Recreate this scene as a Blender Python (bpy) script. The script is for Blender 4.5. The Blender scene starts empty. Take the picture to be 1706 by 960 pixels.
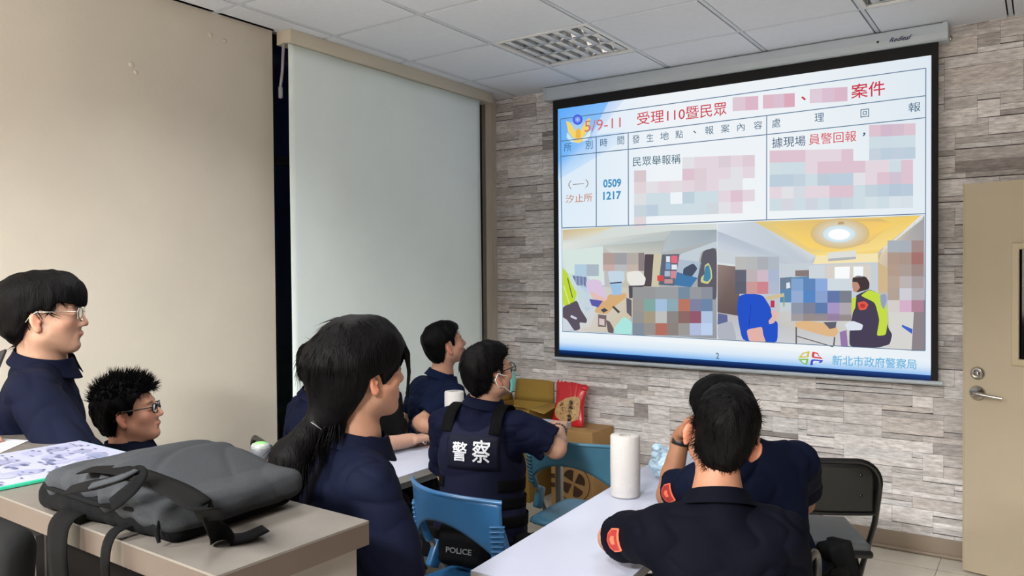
import bpy, bmesh, math, random
import numpy as np
from mathutils import Vector, Matrix

random.seed(7)
rng = np.random.default_rng(7)
PI = math.pi
SC = bpy.context.scene
COL = SC.collection

# ------------------------------------------------------------------ camera
F_PX, YAW, PITCH, ROLL, EYE = 1303.15, 0.597711, -0.0174146, -0.00775285, 1.53
_f = np.array([-math.sin(YAW) * math.cos(PITCH), math.cos(YAW) * math.cos(PITCH), math.sin(PITCH)])
_r = np.array([math.cos(YAW), math.sin(YAW), 0.0])
_u = np.cross(_r, _f)
CAM_R = _r * math.cos(ROLL) + _u * math.sin(ROLL)
CAM_U = -_r * math.sin(ROLL) + _u * math.cos(ROLL)
CAM_F = _f
cam_data = bpy.data.cameras.new('camera')
cam_data.sensor_width = 36.0
cam_data.lens = F_PX / 1706 * 36.0
cam_data.clip_start = 0.05
cam = bpy.data.objects.new('camera', cam_data)
COL.objects.link(cam)
M = Matrix.Identity(4)
for i in range(3):
    M[i][0], M[i][1], M[i][2] = CAM_R[i], CAM_U[i], -CAM_F[i]
M[2][3] = EYE
cam.matrix_world = M
SC.camera = cam


def W(x, y, d):
    """survey: the place seen at photo pixel x, y at distance d along the view axis"""
    return CAM_F * d + CAM_R * ((x - 853) * d / F_PX) + CAM_U * ((480 - y) * d / F_PX) + np.array([0, 0, EYE])


def on_wall(x, y, Y):
    v = CAM_F + CAM_R * ((x - 853) / F_PX) + CAM_U * ((480 - y) / F_PX)
    return v * (Y / v[1]) + np.array([0, 0, EYE])


def on_level(x, y, z):
    v = CAM_F + CAM_R * ((x - 853) / F_PX) + CAM_U * ((480 - y) / F_PX)
    return v * ((z - EYE) / v[2]) + np.array([0, 0, EYE])


def heading(deg):
    """unit vector on the floor, deg to the right of the view axis"""
    a = YAW - math.radians(deg)
    return np.array([-math.sin(a), math.cos(a), 0.0])


# ------------------------------------------------------------------ world, exposure, lights
SC.view_settings.view_transform = 'Standard'
SC.view_settings.look = 'None'
SC.view_settings.exposure = 0.0
SC.view_settings.gamma = 1.0
SC.view_settings.use_curve_mapping = False
wd = bpy.data.worlds.new('night')
SC.world = wd
wd.use_nodes = True
wd.node_tree.nodes['Background'].inputs[0].default_value = (0.012, 0.016, 0.035, 1)
wd.node_tree.nodes['Background'].inputs[1].default_value = 2.2

CEIL = EYE + 1.2846
XL, YF, XR, YB = -3.34, 4.717, 0.62, -2.6


def area(name, loc, sx, sy, power, col, spread=180, rot=(0, 0, 0)):
    l = bpy.data.lights.new(name, 'AREA')
    l.shape = 'RECTANGLE'
    l.size, l.size_y = sx, sy
    l.energy = power
    l.color = col
    l.spread = math.radians(spread)
    o = bpy.data.objects.new(name, l)
    o.location = loc
    o.rotation_euler = rot
    COL.objects.link(o)
    return o


WARM = (1.0, 0.995, 0.965)
for lx, ly, pw, sp in ((-2.24, 1.95, 15, 128), (-0.44, 1.95, 7, 150), (-2.24, 0.15, 11, 132), (-0.44, -0.45, 16, 142), (-2.24, -1.65, 290, 157), (-0.44, -1.65, 470, 157)):
    area('ceiling_lamp_light', (lx, ly, CEIL - 0.03), 0.56, 0.56, pw, WARM, sp)
SC.cycles.max_bounces = 8
SC.cycles.diffuse_bounces = 5
SC.cycles.use_denoising = True


# ------------------------------------------------------------------ materials
def lin(c):
    return tuple((v / 255 / 12.92 if v <= 10.3 else ((v / 255 + 0.055) / 1.055) ** 2.4) for v in c)


def mat(name, rgb, rough=0.6, metal=0.0, noise=0.0, scale=30.0, bump=0.0, attr=None, spec=0.5, trans=0.0,
        alpha=1.0, emit=0.0, stretch=(1, 1, 1), coat=0.0, fine=None, sheen=0.0):
    m = bpy.data.materials.new(name)
    m.use_nodes = True
    nt = m.node_tree
    b = nt.nodes['Principled BSDF']
    c = (*lin(rgb), 1)
    b.inputs['Base Color'].default_value = c
    b.inputs['Roughness'].default_value = rough
    b.inputs['Metallic'].default_value = metal
    b.inputs['Specular IOR Level'].default_value = spec
    b.inputs['Transmission Weight'].default_value = trans
    b.inputs['Alpha'].default_value = alpha
    b.inputs['Coat Weight'].default_value = coat
    b.inputs['Sheen Weight'].default_value = sheen
    L = nt.links.new
    src = None
    if attr:
        a = nt.nodes.new('ShaderNodeAttribute')
        a.attribute_name = attr
        src = a.outputs['Color']
    if noise or bump:
        tc = nt.nodes.new('ShaderNodeTexCoord')
        mp = nt.nodes.new('ShaderNodeMapping')
        mp.inputs['Scale'].default_value = stretch
        L(tc.outputs['Object'], mp.inputs['Vector'])
        n = nt.nodes.new('ShaderNodeTexNoise')
        n.inputs['Scale'].default_value = scale
        n.inputs['Detail'].default_value = 5
        n.inputs['Roughness'].default_value = 0.6
        L(mp.outputs['Vector'], n.inputs['Vector'])
        if noise:
            mr = nt.nodes.new('ShaderNodeMapRange')
            mr.inputs['From Min'].default_value = 0.25
            mr.inputs['From Max'].default_value = 0.75
            mr.inputs['To Min'].default_value = 1 - noise
            mr.inputs['To Max'].default_value = 1 + noise
            L(n.outputs['Fac'], mr.inputs['Value'])
            mx = nt.nodes.new('ShaderNodeMix')
            mx.data_type = 'RGBA'
            mx.blend_type = 'MULTIPLY'
            mx.inputs['Factor'].default_value = 1
            if src:
                L(src, mx.inputs['A'])
            else:
                mx.inputs['A'].default_value = c
            L(mr.outputs['Result'], mx.inputs['B'])
            src = mx.outputs['Result']
        if bump:
            nb = n
            if fine:
                nb = nt.nodes.new('ShaderNodeTexNoise')
                nb.inputs['Scale'].default_value = fine
                nb.inputs['Detail'].default_value = 3
                L(mp.outputs['Vector'], nb.inputs['Vector'])
            bp = nt.nodes.new('ShaderNodeBump')
            bp.inputs['Strength'].default_value = bump
            bp.inputs['Distance'].default_value = 0.01
            L(nb.outputs['Fac'], bp.inputs['Height'])
            L(bp.outputs['Normal'], b.inputs['Normal'])
    if src:
        L(src, b.inputs['Base Color'])
    if emit:
        if src:
            L(src, b.inputs['Emission Color'])
        else:
            b.inputs['Emission Color'].default_value = c
        b.inputs['Emission Strength'].default_value = emit
    return m


# ------------------------------------------------------------------ mesh helpers
class MB:
    """collects shapes; build() links them as one mesh object"""

    def __init__(self):
        self.v, self.f, self.m, self.c, self.s = [], [], [], [], []

    def add(self, vs, fs, mi=0, col=None, smooth=False):
        o = len(self.v)
        self.v += [tuple(map(float, p)) for p in vs]
        self.c += [col or (1, 1, 1)] * len(vs)
        for q in fs:
            self.f.append(tuple(i + o for i in q))
            self.m.append(mi)
            self.s.append(smooth)
        return self

    def box(self, c, s, R=None, mi=0, bev=0.0, col=None):
        """centre, full size, rotation matrix; bevel chamfers all edges"""
        hx, hy, hz = s[0] / 2, s[1] / 2, s[2] / 2
        R = np.eye(3) if R is None else np.asarray(R)
        c = np.asarray(c, float)
        if bev <= 0:
            vs = [(x, y, z) for x in (-hx, hx) for y in (-hy, hy) for z in (-hz, hz)]
            fs = [(0, 1, 3, 2), (4, 6, 7, 5), (0, 4, 5, 1), (2, 3, 7, 6), (0, 2, 6, 4), (1, 5, 7, 3)]
            self.add([c + R @ np.array(p) for p in vs], fs, mi, col)
            return self
        b = min(bev, hx * .98, hy * .98, hz * .98)
        bm = bmesh.new()
        bmesh.ops.create_cube(bm, size=1)
        for v in bm.verts:
            v.co = Vector((v.co.x * s[0], v.co.y * s[1], v.co.z * s[2]))
        bmesh.ops.bevel(bm, geom=list(bm.edges), offset=b, segments=3, profile=0.5, affect='EDGES')
        bm.verts.index_update()
        self.add([c + R @ np.array(v.co) for v in bm.verts], [[v.index for v in f.verts] for f in bm.faces], mi, col, True)
        bm.free()
        return self

    def tube(self, pts, r, n=10, mi=0, closed=False, col=None, caps=True):
        """round tube along points; r number or list"""
        P = [np.asarray(p, float) for p in pts]
        k = len(P)
        rs = r if isinstance(r, (list, tuple, np.ndarray)) else [r] * k
        vs, fs = [], []
        up = None
        for i in range(k):
            a = P[(i - 1) % k] if (closed or i > 0) else P[i]
            b = P[(i + 1) % k] if (closed or i < k - 1) else P[i]
            t = b - a
            t = t / (np.linalg.norm(t) + 1e-12)
            if up is None:
                up = np.array([0, 0, 1.0]) if abs(t[2]) < .9 else np.array([1.0, 0, 0])
            x = np.cross(up, t)
            x /= np.linalg.norm(x) + 1e-12
            y = np.cross(t, x)
            up = y
            for j in range(n):
                an = 2 * PI * j / n
                vs.append(P[i] + rs[i] * (math.cos(an) * x + math.sin(an) * y))
        for i in range(k if closed else k - 1):
            for j in range(n):
                a, b = i * n + j, i * n + (j + 1) % n
                c, d = ((i + 1) % k) * n + (j + 1) % n, ((i + 1) % k) * n + j
                fs.append((a, b, c, d))
        self.add(vs, fs, mi, col, True)
        if caps and not closed:
            self.add(vs[:n], [tuple(range(n))[::-1]], mi, col)
            self.add(vs[-n:], [tuple(range(n))], mi, col)
        return self

    def lathe(self, prof, o=(0, 0, 0), n=40, mi=0, R=None, col=None, smooth=True):
        """profile of (radius, height) turned about the z axis through o"""
        R = np.eye(3) if R is None else np.asarray(R)
        o = np.asarray(o, float)
        vs, fs = [], []
        for rr, z in prof:
            for j in range(n):
                a = 2 * PI * j / n
                vs.append(o + R @ np.array([rr * math.cos(a), rr * math.sin(a), z]))
        for i in range(len(prof) - 1):
            for j in range(n):
                fs.append((i * n + j, i * n + (j + 1) % n, (i + 1) * n + (j + 1) % n, (i + 1) * n + j))
        self.add(vs, fs, mi, col, smooth)
        return self

    def prism(self, poly, lo, hi, frame=None, mi=0, col=None):
        """polygon (2-D) extruded from lo to hi along the frame's third axis"""
        o, X, Y, Z = frame if frame else (np.zeros(3), np.array([1, 0, 0.]), np.array([0, 1., 0]), np.array([0, 0, 1.]))
        n = len(poly)
        vs = [o + X * p[0] + Y * p[1] + Z * lo for p in poly] + [o + X * p[0] + Y * p[1] + Z * hi for p in poly]
        fs = [tuple(range(n))[::-1], tuple(range(n, 2 * n))]
        fs += [(i, (i + 1) % n, n + (i + 1) % n, n + i) for i in range(n)]
        self.add(vs, fs, mi, col)
        return self

    def grid(self, fn, nu, nv, mi=0, thick=None, col=None, closed_u=False):
        """surface fn(u, v) on a grid; thick gives it a back face offset along its normal"""
        vs = np.array([[fn(i / nu, j / nv) for j in range(nv + 1)] for i in range(nu + 1)])
        if thick:
            du = np.gradient(vs, axis=0)
            dv = np.gradient(vs, axis=1)
            nn = np.cross(du, dv)
            nn /= np.linalg.norm(nn, axis=2, keepdims=True) + 1e-12
            bk = vs - nn * thick
        A = vs.reshape(-1, 3)
        w = nv + 1
        fs = [(i * w + j, (i + 1) * w + j, (i + 1) * w + j + 1, i * w + j + 1) for i in range(nu) for j in range(nv)]
        if not thick:
            self.add(A, fs, mi, col, True)
            return self
        o = len(A)
        f2 = [tuple(x + o for x in q[::-1]) for q in fs]
        rim = [(i, 0) for i in range(nu)] + [(nu, j) for j in range(nv)] + [(i, nv) for i in range(nu, 0, -1)] + [(0, j) for j in range(nv, 0, -1)]
        ids = [a * w + b for a, b in rim]
        f3 = [(ids[k], ids[k] + o, ids[(k + 1) % len(ids)] + o, ids[(k + 1) % len(ids)]) for k in range(len(ids))]
        self.add(np.concatenate([A, bk.reshape(-1, 3)]), fs + f2 + f3, mi, col, True)
        return self

    def build(self, name, mats, parent=None, weld=False, sub=0, autosmooth=True, origin=None):
        me = bpy.data.meshes.new(name)
        V = self.v
        if parent is not None and origin is None:
            pass
        me.from_pydata(V, [], self.f)
        mats = mats if isinstance(mats, (list, tuple)) else [mats]
        for m in mats:
            me.materials.append(m)
        me.polygons.foreach_set('material_index', self.m)
        me.polygons.foreach_set('use_smooth', self.s)
        at = me.color_attributes.new('col', 'FLOAT_COLOR', 'POINT')
        at.data.foreach_set('color', np.array([(*c, 1) for c in self.c], dtype=np.float32).ravel())
        o = bpy.data.objects.new(name, me)
        COL.objects.link(o)
        me.validate()
        if weld:
            md = o.modifiers.new('weld', 'WELD')
            md.merge_threshold = 1e-4
        if sub:
            md = o.modifiers.new('sub', 'SUBSURF')
            md.levels = md.render_levels = sub
        if parent is not None:
            o.parent = parent
            o.matrix_parent_inverse = parent.matrix_basis.inverted()
        return o


def thing(name, label, cat, loc=(0, 0, 0), group=None):
    o = bpy.data.objects.new(name, None)
    o.empty_display_size = 0.05
    o.location = tuple(map(float, loc))
    COL.objects.link(o)
    return tag(o, label, cat, group)


def tag(o, label, cat, group=None):
    o['label'] = label
    o['category'] = cat
    if group:
        o['group'] = group
    return o


def struct(o):
    o['kind'] = 'structure'
    return o


def dup(root, T, label=None, group=None):
    """copy of a thing with its parts and sub-parts, moved by the matrix T (in the first one's own place)"""
    r = root.copy()
    COL.objects.link(r)
    r.matrix_basis = T @ root.matrix_basis
    if label:
        r['label'] = label
    if group:
        r['group'] = group
    for ch in list(root.children):
        c = ch.copy()
        COL.objects.link(c)
        c.parent = r
        c.matrix_parent_inverse = ch.matrix_parent_inverse.copy()
        for g in list(ch.children):
            d = g.copy()
            COL.objects.link(d)
            d.parent = c
            d.matrix_parent_inverse = g.matrix_parent_inverse.copy()
    return r


def rotz(a):
    return np.array([[math.cos(a), -math.sin(a), 0], [math.sin(a), math.cos(a), 0], [0, 0, 1.0]])


def text_mesh(s, bold=0.0):
    """outline of a line of writing: vertices (n, 2) scaled to the unit box, and faces"""
    cu = bpy.data.curves.new('writing', 'FONT')
    cu.body = s
    cu.offset = bold
    cu.resolution_u = 3
    o = bpy.data.objects.new('writing', cu)
    COL.objects.link(o)
    bpy.context.view_layer.update()
    me = bpy.data.meshes.new_from_object(o.evaluated_get(bpy.context.evaluated_depsgraph_get()))
    v = np.array([p.co[:2] for p in me.vertices], float).reshape(-1, 2)
    f = [tuple(p.vertices) for p in me.polygons]
    bpy.data.objects.remove(o)
    bpy.data.curves.remove(cu)
    bpy.data.meshes.remove(me)
    return v, f


# ------------------------------------------------------------------ smooth solids (for bodies, cloth, hair)
def rc(a, b, ra, rb=None):
    a = np.asarray(a, np.float32)
    b = np.asarray(b, np.float32)
    rb = ra if rb is None else rb
    ba = b - a
    L2 = float(ba @ ba) + 1e-12

    def f(P):
        pa = P - a
        t = np.clip(pa @ ba / L2, 0, 1)
        return np.sqrt(((pa - t[:, None] * ba) ** 2).sum(1)) - (ra + (rb - ra) * t)
    return f


def el(c, r, R=None):
    c = np.asarray(c, np.float32)
    r = np.asarray(r, np.float32)
    R = None if R is None else np.asarray(R, np.float32)

    def f(P):
        q = P - c
        if R is not None:
            q = q @ R
        k0 = np.sqrt(((q / r) ** 2).sum(1))
        k1 = np.sqrt(((q / (r * r)) ** 2).sum(1)) + 1e-9
        return k0 * (k0 - 1) / k1
    return f


def rbox(c, h, rad, R=None):
    c = np.asarray(c, np.float32)
    h = np.asarray(h, np.float32) - rad
    R = None if R is None else np.asarray(R, np.float32)

    def f(P):
        q = P - c
        if R is not None:
            q = q @ R
        q = np.abs(q) - h
        return np.sqrt((np.maximum(q, 0) ** 2).sum(1)) + np.minimum(q.max(1), 0) - rad
    return f


def half(p, n):
    """negative on the side the normal points away from"""
    p = np.asarray(p, np.float32)
    n = np.asarray(n, np.float32)
    n = n / np.linalg.norm(n)
    return lambda P: (P - p) @ n


def smin(a, b, k):
    if k <= 0:
        return np.minimum(a, b)
    h = np.maximum(k - np.abs(a - b), 0) / k
    return np.minimum(a, b) - h * h * k * 0.25


def smax(a, b, k):
    return -smin(-a, -b, k)


def wob(amp, freq, seed=0, stretch=(1, 1, 1)):
    r = np.random.default_rng(seed)
    ks = r.normal(size=(7, 3)) * freq * np.asarray(stretch)
    ph = r.uniform(0, 6.28, 7)
    ks = ks.astype(np.float32)

    def f(P):
        return amp * sum(np.sin(P @ ks[i] + ph[i]) for i in range(7)) / 3.0
    return f


def xf(fn, o, R):
    """place a solid written in a local frame: columns of R are its axes"""
    o = np.asarray(o, np.float32)
    R = np.asarray(R, np.float32)
    return lambda P: fn((P - o) @ R)


def xops(ops, o, R):
    return [(t, xf(fn, o, R), k) for t, fn, k in ops]


def solid(ops, lo, hi, h, B=8):
    """surface of ops evaluated near the surface only; returns verts, quads"""
    lo = np.asarray(lo, np.float32)
    n = np.ceil((np.asarray(hi) - lo) / h).astype(int) + 1
    nb = -(-n // B)
    n = nb * B
    ctr = np.stack(np.meshgrid(*[(np.arange(m) * B + (B - 1) / 2) * h for m in nb], indexing='ij'), -1).reshape(-1, 3).astype(np.float32) + lo
    rad = B * h * 0.87
    d = np.full(len(ctr), 9.0, np.float32)
    cs = []
    for t, fn, k in ops:
        c = fn(ctr)
        cs.append(c)
        d = smin(d, c, k) if t == 'u' else smax(d, -c, k) if t == 's' else smax(d, c, k) if t == 'i' else d + c
    act = np.nonzero(np.abs(d) < rad + 0.022)[0]
    arr = np.where(d < 0, -1, 1).astype(np.float32)
    full = np.repeat(arr[:, None], B ** 3, 1)
    loc = (np.stack(np.meshgrid(*[np.arange(B)] * 3, indexing='ij'), -1).reshape(-1, 3) - (B - 1) / 2).astype(np.float32) * h
    for s in range(0, len(act), 400):
        a = act[s:s + 400]
        P = (ctr[a][:, None, :] + loc[None]).astype(np.float32)
        D = np.full((len(a), B ** 3), 9.0, np.float32)
        for (t, fn, k), c in zip(ops, cs):
            if t in 'us':
                w = np.nonzero(c[a] < 2 * rad + 0.05 + k)[0]
            else:
                w = np.arange(len(a))
            if len(w) == 0:
                continue
            v = fn(P[w].reshape(-1, 3)).reshape(len(w), -1)
            D[w] = smin(D[w], v, k) if t == 'u' else smax(D[w], -v, k) if t == 's' else smax(D[w], v, k) if t == 'i' else D[w] + v
        full[a] = D
    G = full.reshape(nb[0], nb[1], nb[2], B, B, B).transpose(0, 3, 1, 4, 2, 5).reshape(n)
    G[0], G[-1], G[:, 0], G[:, -1], G[:, :, 0], G[:, :, -1] = 1, 1, 1, 1, 1, 1
    S = G < 0
    cnt = np.zeros(n - 1, np.int8)
    for dx in (0, 1):
        for dy in (0, 1):
            for dz in (0, 1):
                cnt += S[dx:n[0] - 1 + dx, dy:n[1] - 1 + dy, dz:n[2] - 1 + dz]
    cells = np.argwhere((cnt > 0) & (cnt < 8))
    idx = np.full(n - 1, -1, np.int32)
    idx[tuple(cells.T)] = np.arange(len(cells))
    acc = np.zeros((len(cells), 3), np.float32)
    num = np.zeros(len(cells), np.float32)
    cor = [(x, y, z) for x in (0, 1) for y in (0, 1) for z in (0, 1)]
    val = {c: G[tuple((cells + c).T)] for c in cor}
    for c in cor:
        for ax in range(3):
            if c[ax] == 0:
                e = list(c)
                e[ax] = 1
                a, b = val[c], val[tuple(e)]
                w = (a < 0) != (b < 0)
                t = np.where(w, a / np.where(w, a - b, 1), 0)
                p = np.tile(np.array(c, np.float32), (len(cells), 1))
                p[:, ax] = t
                acc[w] += p[w]
                num[w] += 1
    V = (cells + acc / num[:, None]) * h + lo
    Fs = []
    for ax in range(3):
        sl0 = [slice(1, -1)] * 3
        sl1 = [slice(1, -1)] * 3
        sl0[ax] = slice(0, -1)
        sl1[ax] = slice(1, None)
        a, b = S[tuple(sl0)], S[tuple(sl1)]
        e = np.argwhere(a != b)
        off = np.array([1, 1, 1])
        off[ax] = 0
        flip = a[tuple(e.T)]
        e = e + off
        u, v = (ax + 1) % 3, (ax + 2) % 3
        du = np.zeros(3, int)
        dv = np.zeros(3, int)
        du[u] = 1
        dv[v] = 1
        q = np.stack([idx[tuple((e - du - dv).T)], idx[tuple((e - dv).T)], idx[tuple(e.T)], idx[tuple((e - du).T)]], 1)
        q[~flip] = q[~flip][:, ::-1]
        Fs.append(q)
    return V, np.concatenate(Fs)


def mesh_obj(name, V, Fq, mats, parent=None, col=None, smooth=True, fmat=None):
    me = bpy.data.meshes.new(name)
    V = np.asarray(V, np.float32)
    if isinstance(Fq, np.ndarray):
        me.vertices.add(len(V))
        me.vertices.foreach_set('co', V.ravel())
        w = Fq.shape[1]
        me.loops.add(Fq.size)
        me.loops.foreach_set('vertex_index', Fq.ravel().astype(np.int32))
        me.polygons.add(len(Fq))
        me.polygons.foreach_set('loop_start', np.arange(0, Fq.size, w, dtype=np.int32))
        me.update(calc_edges=True)
    else:
        me.from_pydata([tuple(map(float, p)) for p in V], [], Fq)
    for m in (mats if isinstance(mats, (list, tuple)) else [mats]):
        me.materials.append(m)
    if fmat is not None:
        me.polygons.foreach_set('material_index', fmat)
    me.polygons.foreach_set('use_smooth', [smooth] * len(me.polygons))
    if col is not None:
        at = me.color_attributes.new('col', 'FLOAT_COLOR', 'POINT')
        at.data.foreach_set('color', np.concatenate([col, np.ones((len(col), 1))], 1).astype(np.float32).ravel())
    me.validate()
    o = bpy.data.objects.new(name, me)
    COL.objects.link(o)
    if parent is not None:
        o.parent = parent
        o.matrix_parent_inverse = parent.matrix_basis.inverted()
    return o


def unit(v):
    v = np.asarray(v, float)
    return v / np.linalg.norm(v)


def ridged(amp, freq, seed, stretch=(1, 1, 1), R=None):
    w = wob(1.0, freq, seed, stretch)
    if R is not None:
        RR = np.asarray(R, np.float32)
        return lambda P: amp * np.clip(1 - np.abs(w(P @ RR)), 0, 1) ** 3
    return lambda P: amp * np.clip(1 - np.abs(w(P)), 0, 1) ** 3


def bounds(pts, m):
    pts = np.array(pts)
    return pts.min(0) - m, pts.max(0) + m


# ------------------------------------------------------------------ the setting
m_floor = mat('vinyl_floor', (205, 192, 170), 0.35, noise=0.10, scale=9, attr='col')
m_cream = mat('cream_paint', (206, 198, 184), 0.75, noise=0.05, scale=2.2, bump=0.06, fine=60)
m_ceil = mat('ceiling_board', (222, 228, 238), 0.85, noise=0.03, scale=40, bump=0.05, fine=180)
m_tee = mat('ceiling_tee', (206, 214, 224), 0.5)
m_gap = mat('dark_gap', (58, 56, 54), 0.9)
m_stone = mat('stone_wallpaper', (170, 164, 160), 0.75, noise=0.40, scale=30, bump=0.3, fine=60, attr='col', stretch=(.7, 1, 3.4))
m_stonegap = mat('stone_joint', (58, 54, 52), 0.9)
m_base = mat('taupe_baseboard', (150, 134, 118), 0.6, noise=0.04, scale=8)
m_frame = mat('window_frame_dark', (30, 30, 32), 0.35, metal=0.3)
m_glass = mat('window_glass', (190, 200, 205), 0.03, trans=1.0)
m_blind = mat('blind_cloth', (238, 249, 247), 0.8, noise=0.03, scale=3, bump=0.05, fine=300)
m_valance = mat('valance_cream', (206, 198, 180), 0.6)
m_door = mat('door_paint', (192, 178, 154), 0.5, noise=0.03, scale=5, bump=0.03, fine=90)
m_doortrim = mat('door_trim', (200, 186, 156), 0.45)
m_steel = mat('brushed_steel', (190, 186, 180), 0.22, metal=1.0)
m_dark = mat('black_plastic', (20, 20, 22), 0.45)
m_white = mat('white_enamel', (226, 228, 230), 0.4)

# floor of square vinyl tiles
b = MB()
T = 0.45
for i in range(-8, 3):
    for j in range(-7, 12):
        x0, x1 = max(XL - .3, i * T), min(XR, (i + 1) * T)
        y0, y1 = max(YB, j * T), min(YF + .02, (j + 1) * T)
        if x1 <= x0 or y1 <= y0:
            continue
        g = 0.0012
        s = rng.uniform(.93, 1.03)
        c = tuple(v * s for v in lin((224, 217, 204)))
        b.add([(x0 + g, y0 + g, 0), (x1 - g, y0 + g, 0), (x1 - g, y1 - g, 0), (x0 + g, y1 - g, 0)], [(0, 1, 2, 3)], 0, c)
b.box(((XL + XR) / 2 - .15, (YB + YF) / 2, -0.026), (XR - XL + .3, YF - YB + .1, 0.05), mi=1, col=lin((120, 110, 98)))
struct(b.build('floor', [m_floor, m_gap]))

# suspended ceiling: boards on a grid of tees
GX, GY = -3.14385, 1.75358
cells_x = [XL - .02] + [GX + .6 * k for k in range(0, 7)] + [XR + .02]
cells_y = [YB - .02] + [GY + .6 * k for k in range(-7, 5)] + [YF + .02]
b = MB()
lights_at = [(-2.24, 3.85), (-0.44, 3.85)]
for i in range(len(cells_x) - 1):
    for j in range(len(cells_y) - 1):
        x0, x1, y0, y1 = cells_x[i], cells_x[i + 1], cells_y[j], cells_y[j + 1]
        if any(x0 < lx < x1 and y0 < ly < y1 for lx, ly in lights_at):
            continue
        g = 0.0165
        b.box(((x0 + x1) / 2, (y0 + y1) / 2, CEIL + 0.006), (x1 - x0 - 2 * g, y1 - y0 - 2 * g, 0.016), mi=0)
b.box(((XL + XR) / 2, (YB + YF) / 2, CEIL + .20), (XR - XL + .2, YF - YB + .2, 0.02), mi=1)
struct(b.build('ceiling', [m_ceil, m_gap]))
b = MB()
for x in cells_x[1:-1]:
    b.box((x, (YB + YF) / 2, CEIL + 0.006), (0.019, YF - YB + .04, 0.012))
for y in cells_y[1:-1]:
    b.box(((XL + XR) / 2, y, CEIL + 0.0065), (XR - XL + .04, 0.019, 0.012))
b.box((XL + .012, (YB + 2.7) / 2, CEIL + .004), (.024, 2.7 - YB, .012))
struct(b.build('trim_1', m_tee))

# left wall with the window opening, rear and right walls
b = MB()
WY0, WY1, WZ0 = 2.697, 4.60, 0.20
b.box((XL - .06, (YB + WY0) / 2, CEIL / 2 + .05), (.12, WY0 - YB, CEIL + .3))
b.box((XL - .06, (WY1 + YF) / 2 + .02, CEIL / 2 + .05), (.12, YF - WY1 + .04, CEIL + .3))
b.box((XL - .06, (WY0 + WY1) / 2, WZ0 / 2), (.12, WY1 - WY0, WZ0))
b.box((XL - .06, (WY0 + WY1) / 2, CEIL + .07), (.12, WY1 - WY0, .14))
# filled holes and an old plug left on the plaster
for (yy, zz, rr) in ((1.07, 2.36, .016), (1.93, 2.47, .013), (1.95, 2.44, .010), (2.33, 2.70, .012), (2.41, 2.69, .010)):
    b.lathe([(rr, 0), (rr * .9, .004), (rr * .5, .006), (0, .006)], (XL, yy, zz), 12, R=np.array([[0, 0, 1], [0, 1, 0], [-1, 0, 0.]]))
struct(b.build('wall_left', m_cream))
b = MB()
b.box((XL + .006, 4.665, CEIL / 2), (.012, .012, CEIL))
b.box((XL + .003, 4.60, CEIL / 2), (.006, .05, CEIL))
struct(b.build('trim_2', m_cream))
b = MB()
b.box((XR + .06, (YB + YF) / 2, CEIL / 2 + .05), (.12, YF - YB + .3, CEIL + .3))
m_lowbounce = mat('low_bounce_wall', (92, 84, 78), .6, noise=.1, scale=6)  # unseen walls, dark colour made up to cut the light bouncing back
struct(b.build('wall_right', m_lowbounce))
b = MB()
b.box(((XL + XR) / 2, YB - .06, CEIL / 2 + .05), (XR - XL + .3, .12, CEIL + .3))
struct(b.build('wall_back', m_lowbounce))

# front wall: paper printed like stacked ledge stones, laid out as interlocking courses
b = MB()
b.box(((XL + XR) / 2, YF + .05, CEIL / 2 + .05), (XR - XL + .4, .1, CEIL + .3), mi=1)
CW, CH = 0.05, 0.0305
nx, nz = int((XR - XL) / CW) + 1, int(CEIL / CH) + 1
occ = np.zeros((nx, nz), bool)
tones = [(204, 200, 200), (194, 190, 190), (184, 179, 178), (212, 208, 208), (174, 169, 168), (198, 196, 197), (160, 154, 154), (190, 183, 180), (140, 133, 132)]
tw = np.array([5, 5, 4, 4, 2.5, 5, 1.2, 3, .7])
for k in range(nz):
    i = 0
    while i < nx:
        if occ[i, k]:
            i += 1
            continue
        w = int(rng.choice([2, 3, 4, 5, 6, 7, 8, 10], p=[.07, .13, .19, .2, .17, .11, .08, .05]))
        h = int(rng.choice([1, 2, 3], p=[.46, .42, .12]))
        w = min(w, nx - i)
        h = min(h, nz - k)
        while occ[i:i + w, k:k + h].any():
            if w > 2:
                w -= 1
            elif h > 1:
                h -= 1
            else:
                w = 1
                break
        occ[i:i + w, k:k + h] = True
        x0, x1, z0, z1 = XL + i * CW, min(XL + (i + w) * CW, XR), k * CH, min((k + h) * CH, CEIL + .01)
        d = rng.choice([.001, .002, .003, .0045])
        gb = rng.choice([.0008, .0022, .0042], p=[.35, .40, .25])
        t = tones[rng.choice(len(tones), p=tw / tw.sum())]
        s = rng.uniform(.95, 1.04) * 1.32
        c = tuple(v * s for v in lin(t))
        j = lambda a: float(rng.uniform(-a, a))
        f = [(x0 + .0006, YF - d, z0 + gb + j(.0012)), (x1 - .0006, YF - d - j(.0012), z0 + gb + j(.0012)), (x1 - .0006, YF - d, z1 - .0004), (x0 + .0006, YF - d, z1 - .0004)]
        bk = [(p[0], YF + .001, p[2]) for p in f]
        b.add(f + bk, [(0, 1, 2, 3), (0, 4, 5, 1), (1, 5, 6, 2), (2, 6, 7, 3), (3, 7, 4, 0)], 0, c)
        i += w
struct(b.build('wall_front', [m_stone, m_stonegap]))
b = MB()
b.box(((XL + XR) / 2, YF - .006, .052), (XR - XL, .012, .104), bev=.003)
b.tube([(XL, YF - .012, .012), (XR, YF - .012, .012)], .011, 8)
struct(b.build('baseboard_front', m_base))
b = MB()
b.box((XL + .006, (YB + 2.69) / 2, .052), (.012, 2.69 - YB, .104), bev=.003)
struct(b.build('baseboard_left', m_base))

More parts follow.
